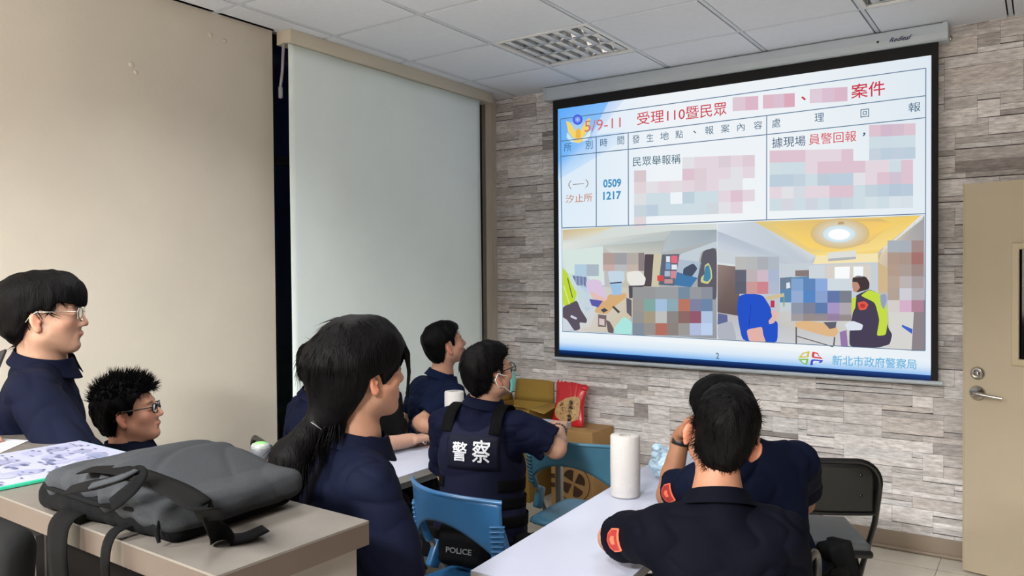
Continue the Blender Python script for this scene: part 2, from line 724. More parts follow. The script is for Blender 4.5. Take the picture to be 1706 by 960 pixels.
# window behind the blind
wroot = MB()
fx = XL - .07
for y in (WY0 + .025, (WY0 + WY1) / 2, WY1 - .025):
    wroot.box((fx, y, (WZ0 + CEIL) / 2), (.05, .05, CEIL - WZ0), bev=.004)
for z in (WZ0 + .02, CEIL - .02, 2.15):
    wroot.box((fx, (WY0 + WY1) / 2, z), (.05, WY1 - WY0, .045), bev=.004)
win = struct(wroot.build('window_1', m_frame))
b = MB()
b.box((fx, (WY0 + WY1) / 2, (WZ0 + CEIL) / 2), (.006, WY1 - WY0 - .06, CEIL - WZ0 - .06))
b.build('window_glass', m_glass, win)
b = MB()
b.box((XL - .03, (2.72 + WY1) / 2, .60), (.10, WY1 - 2.72, .07), bev=.003)
b.build('window_sill', m_frame, win)
b = MB()
b.box((XL - .04, (2.75 + WY1) / 2, .40), (.02, WY1 - 2.80, .36))
lp = b.build('lower_panel', mat('lower_panel_grey', (62, 68, 62), .5), win)
for q in (3.12, 3.95):
    b = MB()
    b.box((XL - .027, q, .40), (.012, .62, .26), bev=.004)
    b.build('lower_pane', mat('frosted_grey', (112, 120, 112), .35), win)
# dark yard outside
b = MB()
b.box((-5.4, 3.3, 1.2), (.1, 6.0, 5.0))
struct(b.build('exterior_wall', mat('night_wall', (52, 58, 86), .9, noise=.3, scale=3)))
b = MB()
b.box((-4.45, 3.3, -.06), (1.9, 6.0, .1))
struct(b.build('ground', mat('night_ground', (40, 44, 44), .95, noise=.3, scale=8)))
V, Q = solid([('u', el((0, 0, .45), (.35, .5, .5)), 0), ('u', rc((0, 0, -.02), (0, 0, .3), .07), .1), ('d', wob(.06, 14, 3), 0), ('d', wob(.03, 40, 4), 0)], (-.6, -.8, -.2), (.6, .8, 1.1), .03)
o = mesh_obj('shrub', V + np.array([-4.6, 3.75, .05]), Q, mat('night_leaf', (46, 66, 40), .8, noise=.4, scale=20))
tag(o, 'dark green shrub in the night outside, seen through the gap beside the blind', 'shrub')

# pull-down blind with its box
blind = thing('roller_blind', 'pale roller blind covering the window from ceiling to sill', 'blind', (-3.25, 3.56, CEIL - .05), None)
b = MB()
b.box((-3.285, 3.625, CEIL - .037), (.11, 1.80, .07), bev=.003)
b.build('blind_box', m_valance, blind)
b = MB()


def bl(u, v):
    y = 2.728 + 1.665 * u
    z = .668 + v * (CEIL - .075 - .668)
    return np.array([-3.25 + .004 * math.sin(u * 7) * (1 - v) + .002 * math.sin(u * 19 + v * 6), y, z])


b.grid(bl, 40, 30, thick=.0015)
b.build('blind_cloth', m_blind, blind)
b = MB()
b.box((-3.25, 3.56, .668), (.018, 1.665, .034), bev=.006)
b.build('bottom_bar', m_valance, blind)
b = MB()
b.tube([(-3.28, 2.722, CEIL - .07), (-3.285, 2.715, CEIL - .22), (-3.295, 2.71, CEIL - .30)], .008, 8)
b.lathe([(0, -.03), (.012, -.025), (.012, .03), (0, .035)], (-3.295, 2.711, CEIL - .33), 12)
b.build('crank_wand', mat('grey_plastic', (150, 150, 156), .3), blind)

# ceiling lights: steel frame, three mirrored troughs with cross blades, three tubes
m_mirror = mat('mirror_louvre', (222, 226, 232), 0.16, metal=0.9)
m_blade = mat('white_louvre', (228, 232, 236), 0.3)
m_tubeoff = mat('tube_glass', (205, 205, 200), .3)


def ceiling_light(cx, cy, label, lit):
    t = thing('ceiling_light', label, 'ceiling light', (cx, cy, CEIL), 'louvred lights in the ceiling')
    b = MB()
    for s in (-1, 1):
        b.box((cx + s * .285, cy, CEIL + .004), (.024, .594, .018), bev=.002)
        b.box((cx, cy + s * .285, CEIL + .004), (.55, .024, .018), bev=.002)
    b.build('frame', m_white, t)
    b = MB()
    b.box((cx, cy, CEIL + .105), (.57, .57, .01))
    for s in (-1, 1):
        b.box((cx + s * .282, cy, CEIL + .055), (.006, .57, .1))
        b.box((cx, cy + s * .282, CEIL + .055), (.57, .006, .1))
    b.build('housing', m_blade, t)
    for k in range(3):
        yc = cy + (k - 1) * .182
        b = MB()
        for s in (-1, 1):
            b.grid(lambda u, v: np.array([cx - .27 + .54 * u, yc + s * (.088 - .05 * v * v), CEIL + .004 + .08 * v]), 2, 6, thick=.0012)
        b.build('reflector', m_mirror, t)
        b = MB()
        for j in range(7):
            xc = cx - .27 + .54 * (j + .5) / 7
            for s in (-1, 1):
                b.grid(lambda u, v: np.array([xc + s * (.017 * (1 - v) ** 1.5 + .001), yc - .085 + .17 * u, CEIL + .004 + v * (.03 + .02 * (2 * u - 1) ** 2)]), 8, 4, thick=.0008)
            b.grid(lambda u, v: np.array([xc - .018 + .036 * v, yc - .085 + .17 * u, CEIL + .005]), 1, 1, thick=.0008)
        b.build('louvre_blade', m_blade, t)
        b = MB()
        b.tube([(cx - .265, yc, CEIL + .068), (cx + .265, yc, CEIL + .068)], .013, 12)
        b.build('tube', m_tubelit if lit else m_tubeoff, t)


m_tubelit = mat('tube_lit', (255, 238, 214), .3, emit=6)
ceiling_light(-2.24, 3.85, 'unlit louvred ceiling light in front of the left half of the screen', False)
ceiling_light(-0.44, 3.85, 'unlit louvred ceiling light above the right end of the screen case', False)

# ------------------------------------------------------------------ door leaf standing open before the front wall
dl = struct(MB().build('door_1', m_door))
DO = on_wall(1608.5, 620, 4.585)
DO[2] = 0
da = math.radians(-13)
DX = np.array([math.cos(da), math.sin(da), 0])
DN = np.array([math.sin(da), -math.cos(da), 0])
Rd = np.stack([DX, -DN, np.array([0, 0, 1.])], 1)
DH = float(on_wall(1609.5, 308, 4.585)[2])
bpy.data.objects.remove(dl)


def dpt(u, z, n=0.0):
    return DO + DX * u + DN * n + np.array([0, 0, z])


DW = .86
u0, u1 = .236, .53
zw0, zw1 = float(on_wall(1690, 601, 4.53)[2]), float(on_wall(1690, 412, 4.53)[2])
b = MB()
for (a0, a1, z0, z1) in ((0, u0, .012, DH), (u1, DW, .012, DH), (u0, u1, .012, zw0), (u0, u1, zw1, DH)):
    b.box(dpt((a0 + a1) / 2, (z0 + z1) / 2, .02), (a1 - a0, .04, z1 - z0), R=Rd)
b.box(dpt(.004, DH / 2 + .006, .0205), (.008, .0425, DH - .012), R=Rd, bev=.002)
door = struct(b.build('door_1', m_door))
b = MB()
for (a0, a1, z0, z1) in ((u0 - .022, u0 + .012, zw0 - .022, zw1 + .022), (u1 - .012, u1 + .022, zw0 - .022, zw1 + .022), (u0, u1, zw0 - .022, zw0 + .012), (u0, u1, zw1 - .012, zw1 + .022)):
    b.box(dpt((a0 + a1) / 2, (z0 + z1) / 2, .043), (a1 - a0, .016, z1 - z0), R=Rd, bev=.006)
b.build('window_frame', m_doortrim, door)
b = MB()
b.box(dpt((u0 + u1) / 2, (zw0 + zw1) / 2, .02), (u1 - u0, .006, zw1 - zw0), R=Rd)
b.build('window_pane', mat('dark_pane', (16, 16, 20), .08), door)
RL = np.stack([DX, np.array([0, 0, 1.]), DN], 1)
zl, zh = float(on_wall(1629, 622, 4.53)[2]), float(on_wall(1629, 655, 4.53)[2])
b = MB()
b.lathe([(0, 0), (.033, 0), (.033, .005), (.026, .014), (.019, .018), (.019, .012), (.014, .012), (.013, .020), (0, .020)], dpt(.068, zl, .04), 32, R=RL)
b.box(dpt(.068, zl, .061), (.003, .004, .014), R=Rd)
b.build('deadbolt', m_steel, door)
b = MB()
b.lathe([(0, 0), (.036, 0), (.037, .006), (.030, .016), (.016, .022), (.013, .045), (0, .047)], dpt(.068, zh, .04), 32, R=RL)
b.tube([dpt(.06, zh, .083), dpt(.085, zh, .088), dpt(.13, zh - .006, .087), dpt(.185, zh - .012, .078)], [.012, .0125, .0095, .007], 12)
b.lathe([(0, 0), (.013, 0), (.013, .006), (0, .010)], dpt(.066, zh, .083), 20, R=RL)
b.build('door_handle', m_steel, door)

# ------------------------------------------------------------------ projection screen
m_case = mat('screen_case', (190, 200, 210), .4, noise=.02, scale=6)
m_border = mat('screen_border', (10, 10, 13), .75)
scr = thing('projection_screen', 'large pull-down projection screen showing a case report slide', 'screen', (-1.624, 4.62, CEIL), None)
YS = 4.62
b = MB()
prof = [(-.050, -.0), (.045, 0), (.052, .006), (.052, .05), (.046, .082), (.036, .089), (-.050, .089)]
fr = (np.array([-2.835, YS + .02, CEIL - .006]), np.array([0, -1., 0]), np.array([0, 0, -1.]), np.array([1., 0, 0]))
b.prism(prof, 0.0, 2.40, fr)
b.build('screen_case', m_case, scr)
b = MB()
for x in (-2.85, -.435):
    b = MB()
    b.prism([(p[0] * 1.06, p[1] * 1.04 - .002) for p in prof], 0, .022, (np.array([x, YS + .02, CEIL - .005]), fr[1], fr[2], fr[3]))
    b.build('end_cap', m_case, scr)
b = MB()
b.box((-1.626, YS + .002, (2.72 + .955) / 2), (2.336, .002, 2.72 - .955))
b.build('screen_cloth', m_border, scr)
b = MB()
b.tube([(-2.81, YS, .950), (-.437, YS, .943)], .0115, 14)
b.build('bottom_bar', m_case, scr)
v, f = text_mesh('Redleaf', .02)
v = (v - v.min(0)) / (v.max(0) - v.min(0))
p0, p1 = on_wall(1481, 80, YS - .036), on_wall(1516, 72, YS - .036)
tw_, th_ = p1[0] - p0[0], .024
zc = CEIL - .006 - .062
b = MB()
b.add([(p0[0] + q[0] * tw_ + q[1] * .012, YS + .02 - .0535 + .0 * q[1], zc + q[1] * th_) for q in v], f)
b.build('maker_mark', mat('mark_blue', (28, 34, 84), .5), scr)
b = MB()
b.lathe([(.006, 0), (.006, .002), (0, .002)], (p0[0] - .055, YS - .032, zc + .012), 14, R=np.array([[1, 0, 0], [0, 0, -1], [0, 1, 0.]]))
b.build('screw_cap', m_dark, scr)
b = MB()
b.lathe([(.012, 0), (.012, .008), (.007, .012), (0, .012)], on_wall(1583, 64, YF - .012), 14, R=np.array([[1, 0, 0], [0, 0, -1], [0, 1, 0.]]))
b.build('wall_bolt', m_steel, scr)
# ------------------------------------------------------------------ the projected slide (what the screen shows, drawn flat on its cloth)
m_slide = bpy.data.materials.new('projected_light')
m_slide.use_nodes = True
_nt = m_slide.node_tree
_nt.nodes.clear()
_a = _nt.nodes.new('ShaderNodeAttribute')
_a.attribute_name = 'col'
_e = _nt.nodes.new('ShaderNodeEmission')
_e.inputs['Strength'].default_value = 1.0
_o = _nt.nodes.new('ShaderNodeOutputMaterial')
_nt.links.new(_a.outputs['Color'], _e.inputs['Color'])
_nt.links.new(_e.outputs['Emission'], _o.inputs['Surface'])


za = lambda x, y: (900 + x / 2.4371, 60 + y / 2.4371)      # upper half of the slide, as surveyed
zb = lambda x, y: (900 + x / 2.4371, 340 + y / 2.4371)     # lower half


class Slide:
    def __init__(self):
        self.b = MB()

    def at(self, x, y, lev):
        p = on_wall(x, y, YS)
        return (p[0], YS - .001 - lev * .0004, p[2])

    def poly(self, pts, c, lev, T=None):
        """c: one colour, or one per corner"""
        if T is zb and lev >= 4 and len(pts) >= 5 and not isinstance(c[0], (tuple, list)):
            for kk in (.88, .80):      # rounded outlines
                A = [np.array(q, float) for q in pts]
                pts = [tuple(q) for i in range(len(A)) for q in (A[i] * kk + A[(i + 1) % len(A)] * (1 - kk), A[i] * (1 - kk) + A[(i + 1) % len(A)] * kk)]
        o = len(self.b.v)
        for i, p in enumerate(pts):
            q = T(*p) if T else p
            self.b.v.append(self.at(*q, lev))
            self.b.c.append(lin(c[i] if isinstance(c[0], (tuple, list)) else c))
        self.b.f.append(tuple(range(o, o + len(pts))))
        self.b.m.append(0)
        self.b.s.append(False)
        return self

    def rect(self, x0, y0, x1, y1, c, lev, T=None):
        return self.poly([(x0, y0), (x1, y0), (x1, y1), (x0, y1)], c, lev, T)

    def line(self, a, c_, w, c, lev, T=None):
        a, c_ = np.array(T(*a) if T else a, float), np.array(T(*c_) if T else c_, float)
        d = c_ - a
        n = np.array([-d[1], d[0]]) / np.linalg.norm(d) * w / 2
        return self.poly([tuple(a + n), tuple(c_ + n), tuple(c_ - n), tuple(a - n)], c, lev)

    def ell(self, x, y, rx, ry, c, lev, T=None, n=24, a0=0, a1=2 * PI, rim=None):
        pts = [(x + rx * math.cos(a0 + (a1 - a0) * i / n), y + ry * math.sin(a0 + (a1 - a0) * i / n)) for i in range(n)]
        if rim is None:
            return self.poly(pts, c, lev, T)
        for i in range(n):
            self.poly([(x, y), pts[i], pts[(i + 1) % n]], [c, rim, rim], lev, T)
        return self

    def text(self, s, x0, y0, x1, y1, h, c, lev=9, T=None, bold=0.012, h1=None):
        """writing from (x0, y0) to (x1, y1) along its foot, h high at the start, h1 at the end"""
        v, f = text_mesh(s, bold)
        if len(v) == 0:
            return self
        mn, mx = v.min(0), v.max(0)
        v = (v - mn) / np.maximum(mx - mn, 1e-6)
        h1 = h1 or h
        o = len(self.b.v)
        for q in v:
            x, y = x0 + (x1 - x0) * q[0], y0 + (y1 - y0) * q[0] - (h + (h1 - h) * q[0]) * q[1]
            if T:
                x, y = T(x, y)
            self.b.v.append(self.at(x, y, lev))
            self.b.c.append(lin(c))
        for q in f:
            self.b.f.append(tuple(i + o for i in q))
            self.b.m.append(0)
            self.b.s.append(False)
        return self


S = Slide()
# base
TL, TR, BR, BL = (929.5, 182), (1551.6, 92), (1550.5, 637), (932, 592)
W0, W1, W2 = (236, 242, 246), (242, 246, 248), (222, 232, 240)
S.poly([TL, (1100, 157.3), (1100, 582), (932, 570)], [(214, 232, 248), (238, 243, 248), (240, 246, 249), (232, 243, 250)], 0)
S.poly([(1100, 157.3), (1330, 124), (1330, 598), (1100, 582)], [(238, 243, 248), W0, W1, (240, 246, 249)], 0)
S.poly([(1330, 124), TR, (1551, 612), (1330, 598)], [W0, W2, (232, 240, 247), W1], 0)
# blue corner and foot
S.poly([(929.5, 182), (1014, 169.8), (985, 226), (930, 268)], [(92, 168, 250), (128, 188, 250), (150, 198, 248), (110, 180, 250)], 1)
S.poly([(1014, 169.8), (1040, 166), (993, 226), (985, 226)], [(190, 214, 248), (214, 228, 248), (206, 226, 248), (196, 218, 248)], 1)
S.poly([(985, 226), (930, 268), (930, 300), (994, 262)], [(150, 198, 248), (110, 180, 250), (196, 224, 250), (204, 226, 249)], 1)
S.poly([(985, 226), (1040, 219), (1040, 232), (994, 262)], [(180, 212, 248), (220, 233, 248), (226, 238, 249), (204, 226, 249)], 1)
y0a, y0b, y1a, y1b, y2a, y2b = 560, 600, 574, 616, 583, 626
S.poly([(932, 558), (1551, 600), (1551, 612), (932, 570)], [(236, 244, 249), (236, 243, 248), (222, 234, 246), (214, 232, 249)], 1)
S.poly([(932, 570), (1551, 612), (1550.6, 625.5), (932, 583)], [(214, 232, 249), (222, 234, 246), (150, 196, 242), (92, 168, 240)], 1)
S.poly([(932, 583), (1550.6, 625.5), (1550.5, 636.5), (932, 591.5)], [(24, 54, 112), (40, 72, 140), (18, 30, 64), (8, 18, 44)], 1)  # dark blue strip: slide light spilling on the black border, painted in
# table
LC = (92, 120, 150)
for a, c in (((934, 198.7), (1542.6, 113.8)), ((934, 235.6), (1542.6, 159.7)), ((934.5, 261), (1542.6, 196.2)), ((936.5, 380), (1542.3, 356.2)),
             ((934, 198.7), (936.5, 380)), ((1542.6, 113.8), (1541.5, 584)), ((993.6, 228), (993.8, 378)), ((1047, 221.4), (1047.4, 375.7)), ((1277.6, 192.5), (1277.4, 366.5))):
    S.line(a, c, 1.5, LC, 6)
S.line((937, 552), (1541.5, 584.5), 1.2, LC, 8)
S.line((936.5, 380), (938, 552), 1.0, (150, 170, 190), 8)
# police crest: eagle with spread wings under a blue sun disc
gold, pale = (244, 214, 110), (226, 232, 236)
S.ell(160, 385, 48, 46, (176, 212, 246), 3, za, rim=(150, 200, 250))
S.poly([(106, 345), (124, 352), (138, 378), (150, 398), (150, 420), (132, 412), (114, 388)], gold, 4, za)
S.poly([(204, 332), (188, 342), (172, 372), (160, 396), (160, 418), (178, 408), (197, 380)], gold, 4, za)
S.poly([(110, 392), (128, 414), (150, 424), (150, 434), (124, 430), (108, 412)], (206, 232, 244), 4, za)
S.poly([(204, 380), (186, 404), (162, 422), (162, 430), (190, 424), (206, 402)], (220, 236, 236), 4, za)
S.poly([(146, 384), (155, 372), (164, 382), (166, 410), (155, 422), (144, 412)], (238, 186, 80), 5, za)
S.poly([(140, 418), (172, 414), (176, 428), (155, 436), (136, 430)], (240, 214, 130), 5, za)
S.ell(153, 340, 20, 21, (70, 92, 226), 6, za)
S.ell(153, 340, 13, 13.5, (110, 140, 244), 7, za)
for k in range(12):
    a = k * PI / 6
    S.poly([(153 + 12 * math.cos(a), 340 + 12.5 * math.sin(a)), (153 + 5 * math.cos(a + .25), 340 + 5 * math.sin(a + .25)), (153 + 5 * math.cos(a - .25), 340 + 5 * math.sin(a - .25))], (150, 176, 250), 8, za)
S.ell(153, 340, 5, 5.2, (170, 190, 250), 9, za)
# writing
RED, INK, TEAL = (206, 62, 74), (44, 78, 118), (48, 100, 120)
S.text('5/9-11', 182, 391, 328, 371, 46, (214, 110, 116), T=za, bold=0.0, h1=40)
S.text('受理110暨民眾', 394, 364, 758, 322, 52, (206, 70, 82), T=za, bold=.004, h1=56)
S.text('、', 1060, 264, 1080, 262, 18, RED, T=za, bold=.03)
S.text('案件', 1263, 256, 1400, 241, 58, (204, 54, 72), T=za, bold=.008, h1=62)
HC = (60, 100, 128)
for ch, x0, x1, yb, h in (('所', 98, 128, 470, 34), ('別', 185, 214, 461, 34), ('時', 245, 274, 452, 34), ('間', 315, 342, 443, 34), ('發', 375, 405, 438, 34), ('生', 433, 461, 431, 32),
                          ('地', 488, 523, 424, 32), ('點', 550, 581, 417, 32), ('、', 622, 635, 398, 13), ('報', 670, 705, 402, 34), ('案', 735, 769, 395, 34), ('內', 801, 831, 388, 32),
                          ('容', 868, 902, 381, 33), ('處', 942, 976, 374, 37), ('理', 1115, 1153, 351, 35), ('回', 1301, 1336, 333, 34), ('報', 1495, 1545, 311, 38)):
    S.text(ch, x0, yb, x1, yb - (x1 - x0) * .11, h, HC, T=za, bold=.0)
S.text('民眾舉報稱', 377, 531, 571, 519, 38, (44, 96, 116), T=za, bold=.0, h1=40)
S.text('據現場', 942, 456, 1078, 446, 42, INK, T=za, bold=.0)
S.text('員警回報', 1091, 444, 1284, 428, 44, (214, 60, 70), T=za, bold=.0)
S.text('，', 1310, 408, 1321, 407, 15, INK, T=za, bold=.02)
S.text('（一）', 116, 622, 197, 616, 34, (150, 136, 130), T=za, bold=0)
S.text('汐止所', 105, 680, 213, 672, 34, (198, 132, 104), T=za, bold=.004)
S.text('0509', 257, 617, 330, 613, 34, (66, 146, 198), T=za, bold=.03)
S.text('1217', 257, 667, 330, 663, 34, (66, 146, 198), T=za, bold=.03)
S.text('2', 714, 629, 728, 630, 26, (112, 136, 160), T=zb, bold=.03)
S.text('新北市政府警察局', 1186, 655, 1528, 672, 42, (112, 182, 222), T=zb, bold=.01)
# emblem of four coloured quarters
for pts, c in (([(1048, 626), (1066, 604), (1095, 597), (1091, 622)], (214, 196, 74)), ([(1048, 630), (1090, 628), (1084, 654), (1064, 646)], (132, 192, 74)),
               ([(1105, 599), (1128, 604), (1134, 618), (1151, 630), (1102, 624)], (222, 70, 76)), ([(1101, 630), (1152, 634), (1140, 646), (1122, 644), (1104, 655), (1096, 654)], (72, 78, 206))):
    S.poly(pts, c, 6, zb)
    m_ = np.mean(pts, 0)
    S.poly([tuple(m_ + (np.array(q) - m_) * .52) for q in pts], (226, 238, 246), 7, zb)
# blanked-out lines of writing
P1c, P2c, B1c, B2c, N1 = (221, 196, 208), (228, 214, 222), (190, 206, 220), (206, 220, 228), (226, 226, 230)


def blocks(x0, y0, w, h, rows, sk):
    for r, row in enumerate(rows):
        for q, c in enumerate(row):
            if c:
                a, e = x0 + q * w, x0 + (q + 1) * w
                ya, ye = y0 + r * h - sk * (a - x0), y0 + r * h - sk * (e - x0)
                S.poly([(a, ya), (e, ye), (e, ye + h), (a, ya + h)], c, 5, za)


blocks(782, 250, 52, 56, [[(222, 200, 212), (220, 184, 200)]], .06)
blocks(905, 240, 43, 56, [[(224, 186, 200), (218, 192, 208), (220, 170, 186)]], .06)
blocks(1095, 216, 51, 58, [[(222, 204, 216), (218, 192, 208), (218, 184, 202)]], .06)
n = None
blocks(382, 500, 49, 47, [[n, n, n, n, N1, P2c, P2c, (220, 206, 214), P2c, (222, 204, 214)],
                          [(214, 200, 204), n, n, n, P1c, (222, 206, 214), P2c, P2c, N1, P2c],
                          [(224, 212, 216), (226, 224, 228), P2c, (226, 220, 224), P2c, (222, 208, 216), P2c, N1, N1, n],
                          [(220, 222, 226), B2c, B2c, n, (190, 208, 218), B2c, B2c, P2c, P1c, P2c],
                          [(200, 212, 220), B1c, B2c, B2c, B2c, B2c, (208, 216, 222), N1, P2c, n],
                          [(224, 214, 218), n, n, n, n, n, n, n, n, n]], .035)
blocks(932, 466, 48.5, 49, [[P1c, P1c, P1c, P2c, P2c, P2c, P1c, n, n, n, n, n],
                            [(208, 222, 228), B2c, B2c, P2c, P1c, P1c, P1c, P1c, P2c, P2c, B2c, P1c],
                            [B1c, B1c, (196, 210, 222), B2c, (190, 204, 216), B1c, B1c, N1, P2c, P1c, (208, 196, 210), P1c],
                            [P2c, N1, (214, 218, 226), P2c, P2c, P1c, P1c, B2c, (196, 210, 220), B1c, (184, 200, 216), (186, 202, 218)],
                            [B2c, (214, 214, 222), B2c, (208, 212, 222), B2c, (196, 208, 220), (200, 212, 222), B2c, (212, 224, 230), B2c, (216, 226, 232), (214, 224, 230)]], .022)
blocks(1336, 362, 47, 48, [[P1c, (210, 186, 204), (212, 190, 206), P1c], [B2c, (206, 218, 228), B2c, B2c], [(200, 210, 222), B1c, (194, 206, 220), B1c]], .04)
# left photograph of the slide: an office seen through a wide lens
L1, L2, L3, L4 = 2, 3, 4, 5
S.poly([(92, 105), (718, 80), (718, 548), (92, 514)], [(206, 204, 196), (176, 182, 184), (150, 152, 160), (196, 204, 216)], L1, zb)
S.poly([(92, 105), (300, 92), (200, 140), (92, 150)], [(206, 186, 140), (224, 212, 168), (220, 218, 204), (212, 206, 186)], L2, zb)
S.poly([(300, 92), (718, 80), (718, 104), (535, 108), (92, 160), (92, 148)], (214, 220, 216), L2, zb)
S.poly([(92, 160), (535, 108), (500, 150), (250, 172), (92, 190)], [(226, 228, 220), (190, 196, 194), (186, 194, 194), (196, 206, 206), (220, 226, 222)], L3, zb)
S.poly([(250, 170), (505, 148), (488, 205), (290, 200)], [(192, 198, 194), (170, 176, 174), (196, 196, 186), (208, 212, 206)], L4, zb)
S.poly([(535, 108), (718, 104), (718, 150), (640, 164), (494, 196)], [(176, 188, 194), (156, 168, 176), (170, 180, 188), (170, 182, 192), (184, 194, 200)], L3, zb)
S.poly([(92, 170), (255, 165), (262, 330), (150, 340), (92, 250)], (214, 228, 224), L2, zb)
S.poly([(92, 190), (110, 280), (200, 300), (240, 420), (200, 500), (92, 514)], [(216, 226, 220), (200, 220, 224), (200, 210, 220), (206, 212, 216), (214, 210, 204), (206, 214, 222)], L3, zb)
S.poly([(290, 172), (494, 160), (470, 340), (280, 340)], [(208, 212, 204), (196, 194, 178), (190, 186, 170), (196, 192, 180)], L2, zb)
S.poly([(425, 205), (462, 200), (452, 335), (420, 335)], (84, 76, 80), L3, zb)
S.poly([(462, 205), (496, 203), (484, 336), (452, 334)], (206, 198, 170), L4, zb)
S.poly([(495, 205), (566, 203), (545, 332), (480, 328)], (96, 104, 120), L4, zb)
for x, y, w, h, c in ((512, 212, 16, 24, (220, 230, 236)), (532, 210, 26, 30, (226, 110, 130)), (510, 240, 20, 26, (120, 160, 200)), (534, 246, 22, 20, (226, 232, 238)), (506, 272, 22, 22, (170, 190, 210)), (530, 272, 24, 30, (208, 140, 150)), (476, 290, 26, 22, (214, 80, 84)), (505, 305, 34, 18, (190, 150, 150))):
    S.rect(x, y, x + w, y + h, c, 6, zb)
S.poly([(566, 205), (650, 175), (718, 150), (718, 180), (655, 190), (640, 250), (565, 235)], (196, 206, 214), L3, zb)
S.poly([(566, 225), (656, 236), (640, 300), (556, 276)], (174, 190, 206), L4, zb)
S.poly([(582, 262), (622, 240), (640, 262), (616, 296), (580, 288)], (74, 84, 104), 6, zb)
S.poly([(556, 276), (640, 300), (612, 338), (545, 330)], (70, 122, 170), 6, zb)
S.poly([(660, 190), (718, 175), (718, 400), (640, 345), (640, 300)], (96, 94, 104), L4, zb)
S.poly([(668, 250), (684, 238), (696, 262), (700, 300), (682, 326), (652, 318), (654, 298), (668, 285)], (206, 204, 140), 6, zb)
S.poly([(672, 252), (686, 248), (692, 276), (694, 300), (680, 316), (662, 310), (666, 290)], (72, 134, 170), 7, zb)
# floor, tables, people of that picture
S.poly([(200, 340), (420, 330), (420, 400), (320, 520), (150, 518)], [(206, 208, 214), (206, 196, 172), (210, 196, 166), (206, 194, 166), (210, 206, 204)], L2, zb)
S.poly([(95, 262), (112, 280), (130, 330), (150, 360), (140, 400), (92, 418), (92, 250)], (190, 216, 60), 6, zb)
S.line((112, 300), (132, 380), 1.6, (90, 110, 60), 7, zb)
S.line((96, 330), (120, 408), 1.6, (220, 236, 150), 7, zb)
S.poly([(92, 418), (150, 390), (166, 430), (192, 470), (188, 484), (160, 480), (164, 508), (140, 516), (110, 470), (92, 460)], (92, 84, 96), 6, zb)
S.poly([(126, 450), (150, 462), (148, 470), (124, 460)], (208, 210, 226), 7, zb)
S.poly([(150, 330), (186, 330), (210, 420), (190, 440), (160, 400)], (178, 206, 226), 4, zb)
S.poly([(130, 290), (190, 296), (190, 340), (150, 330)], (86, 96, 156), 4, zb)
S.poly([(186, 318), (214, 304), (248, 312), (262, 360), (276, 384), (262, 392), (214, 380), (190, 350)], (216, 196, 222), 6, zb)
S.poly([(200, 350), (240, 372), (272, 384), (266, 396), (214, 386)], (226, 190, 180), 7, zb)
S.poly([(200, 386), (256, 392), (236, 420), (210, 412)], (92, 92, 170), 6, zb)
S.poly([(274, 272), (340, 272), (344, 310), (326, 330), (284, 322)], (196, 214, 228), 6, zb)
S.poly([(284, 322), (332, 318), (330, 368), (296, 372)], (158, 194, 226), 6, zb)
S.line((284, 322), (332, 318), 2.2, (70, 80, 110), 7, zb)
S.poly([(352, 276), (404, 270), (430, 300), (424, 330), (368, 332), (354, 312)], (232, 230, 224), 6, zb)
S.poly([(360, 332), (420, 330), (420, 372), (362, 384)], (86, 80, 92), 6, zb)
S.poly([(230, 418), (282, 366), (350, 362), (350, 380), (298, 420), (272, 448), (220, 440)], (214, 172, 120), 5, zb)
S.poly([(246, 430), (262, 422), (276, 432), (258, 442)], (70, 76, 96), 6, zb)
S.poly([(292, 418), (300, 414), (326, 438), (318, 444)], (80, 76, 80), 6, zb)
S.poly([(236, 448), (270, 452), (268, 500), (236, 498)], (120, 104, 104), 5, zb)
S.poly([(240, 464), (262, 468), (262, 494), (240, 490)], (214, 196, 196), 6, zb)
S.poly([(340, 456), (374, 478), (372, 532), (300, 524), (302, 500)], (172, 228, 222), 6, zb)
S.poly([(268, 470), (284, 478), (300, 508), (298, 526), (276, 522)], (110, 96, 96), 6, zb)
S.poly([(350, 380), (372, 390), (372, 460), (352, 440)], (100, 96, 110), 5, zb)
mos1 = [[(150, 152, 154)] * 2 + [(154, 158, 160)] * 2 + [(120, 140, 160), (150, 154, 158), (140, 146, 156)],
        [(154, 150, 148), (130, 168, 160), (164, 190, 220), (140, 170, 180), (186, 120, 100), (128, 130, 160), (110, 134, 168)],
        [(150, 148, 146), (166, 154, 130), (190, 192, 192), (140, 134, 132), (140, 106, 104), (148, 90, 110), (176, 196, 226)],
        [(130, 142, 156), (150, 146, 142), (178, 112, 100), (140, 130, 126), (156, 152, 150), (178, 188, 220), (188, 208, 238)]]
for r, row in enumerate(mos1):
    for q, c in enumerate(row):
        S.rect(376 + 46.4 * q, 337 + 49 * r, 376 + 46.4 * (q + 1), 337 + 49 * (r + 1), c, 8, zb)
for x0, y0, w, h, cs in ((256, 198, 48, 48, [(178, 156, 150), (158, 160, 164), (180, 172, 166)]), (256, 246, 48, 26, [(200, 172, 168), (184, 188, 190), (196, 180, 170)]), (141, 245, 49, 48, [(176, 204, 222), (172, 184, 196)]), (400, 198, 24, 74, [(140, 128, 130)])):
    for q, c in enumerate(cs):
        S.rect(x0 + w * q, y0, x0 + w * (q + 1), y0 + h, c, 8, zb)
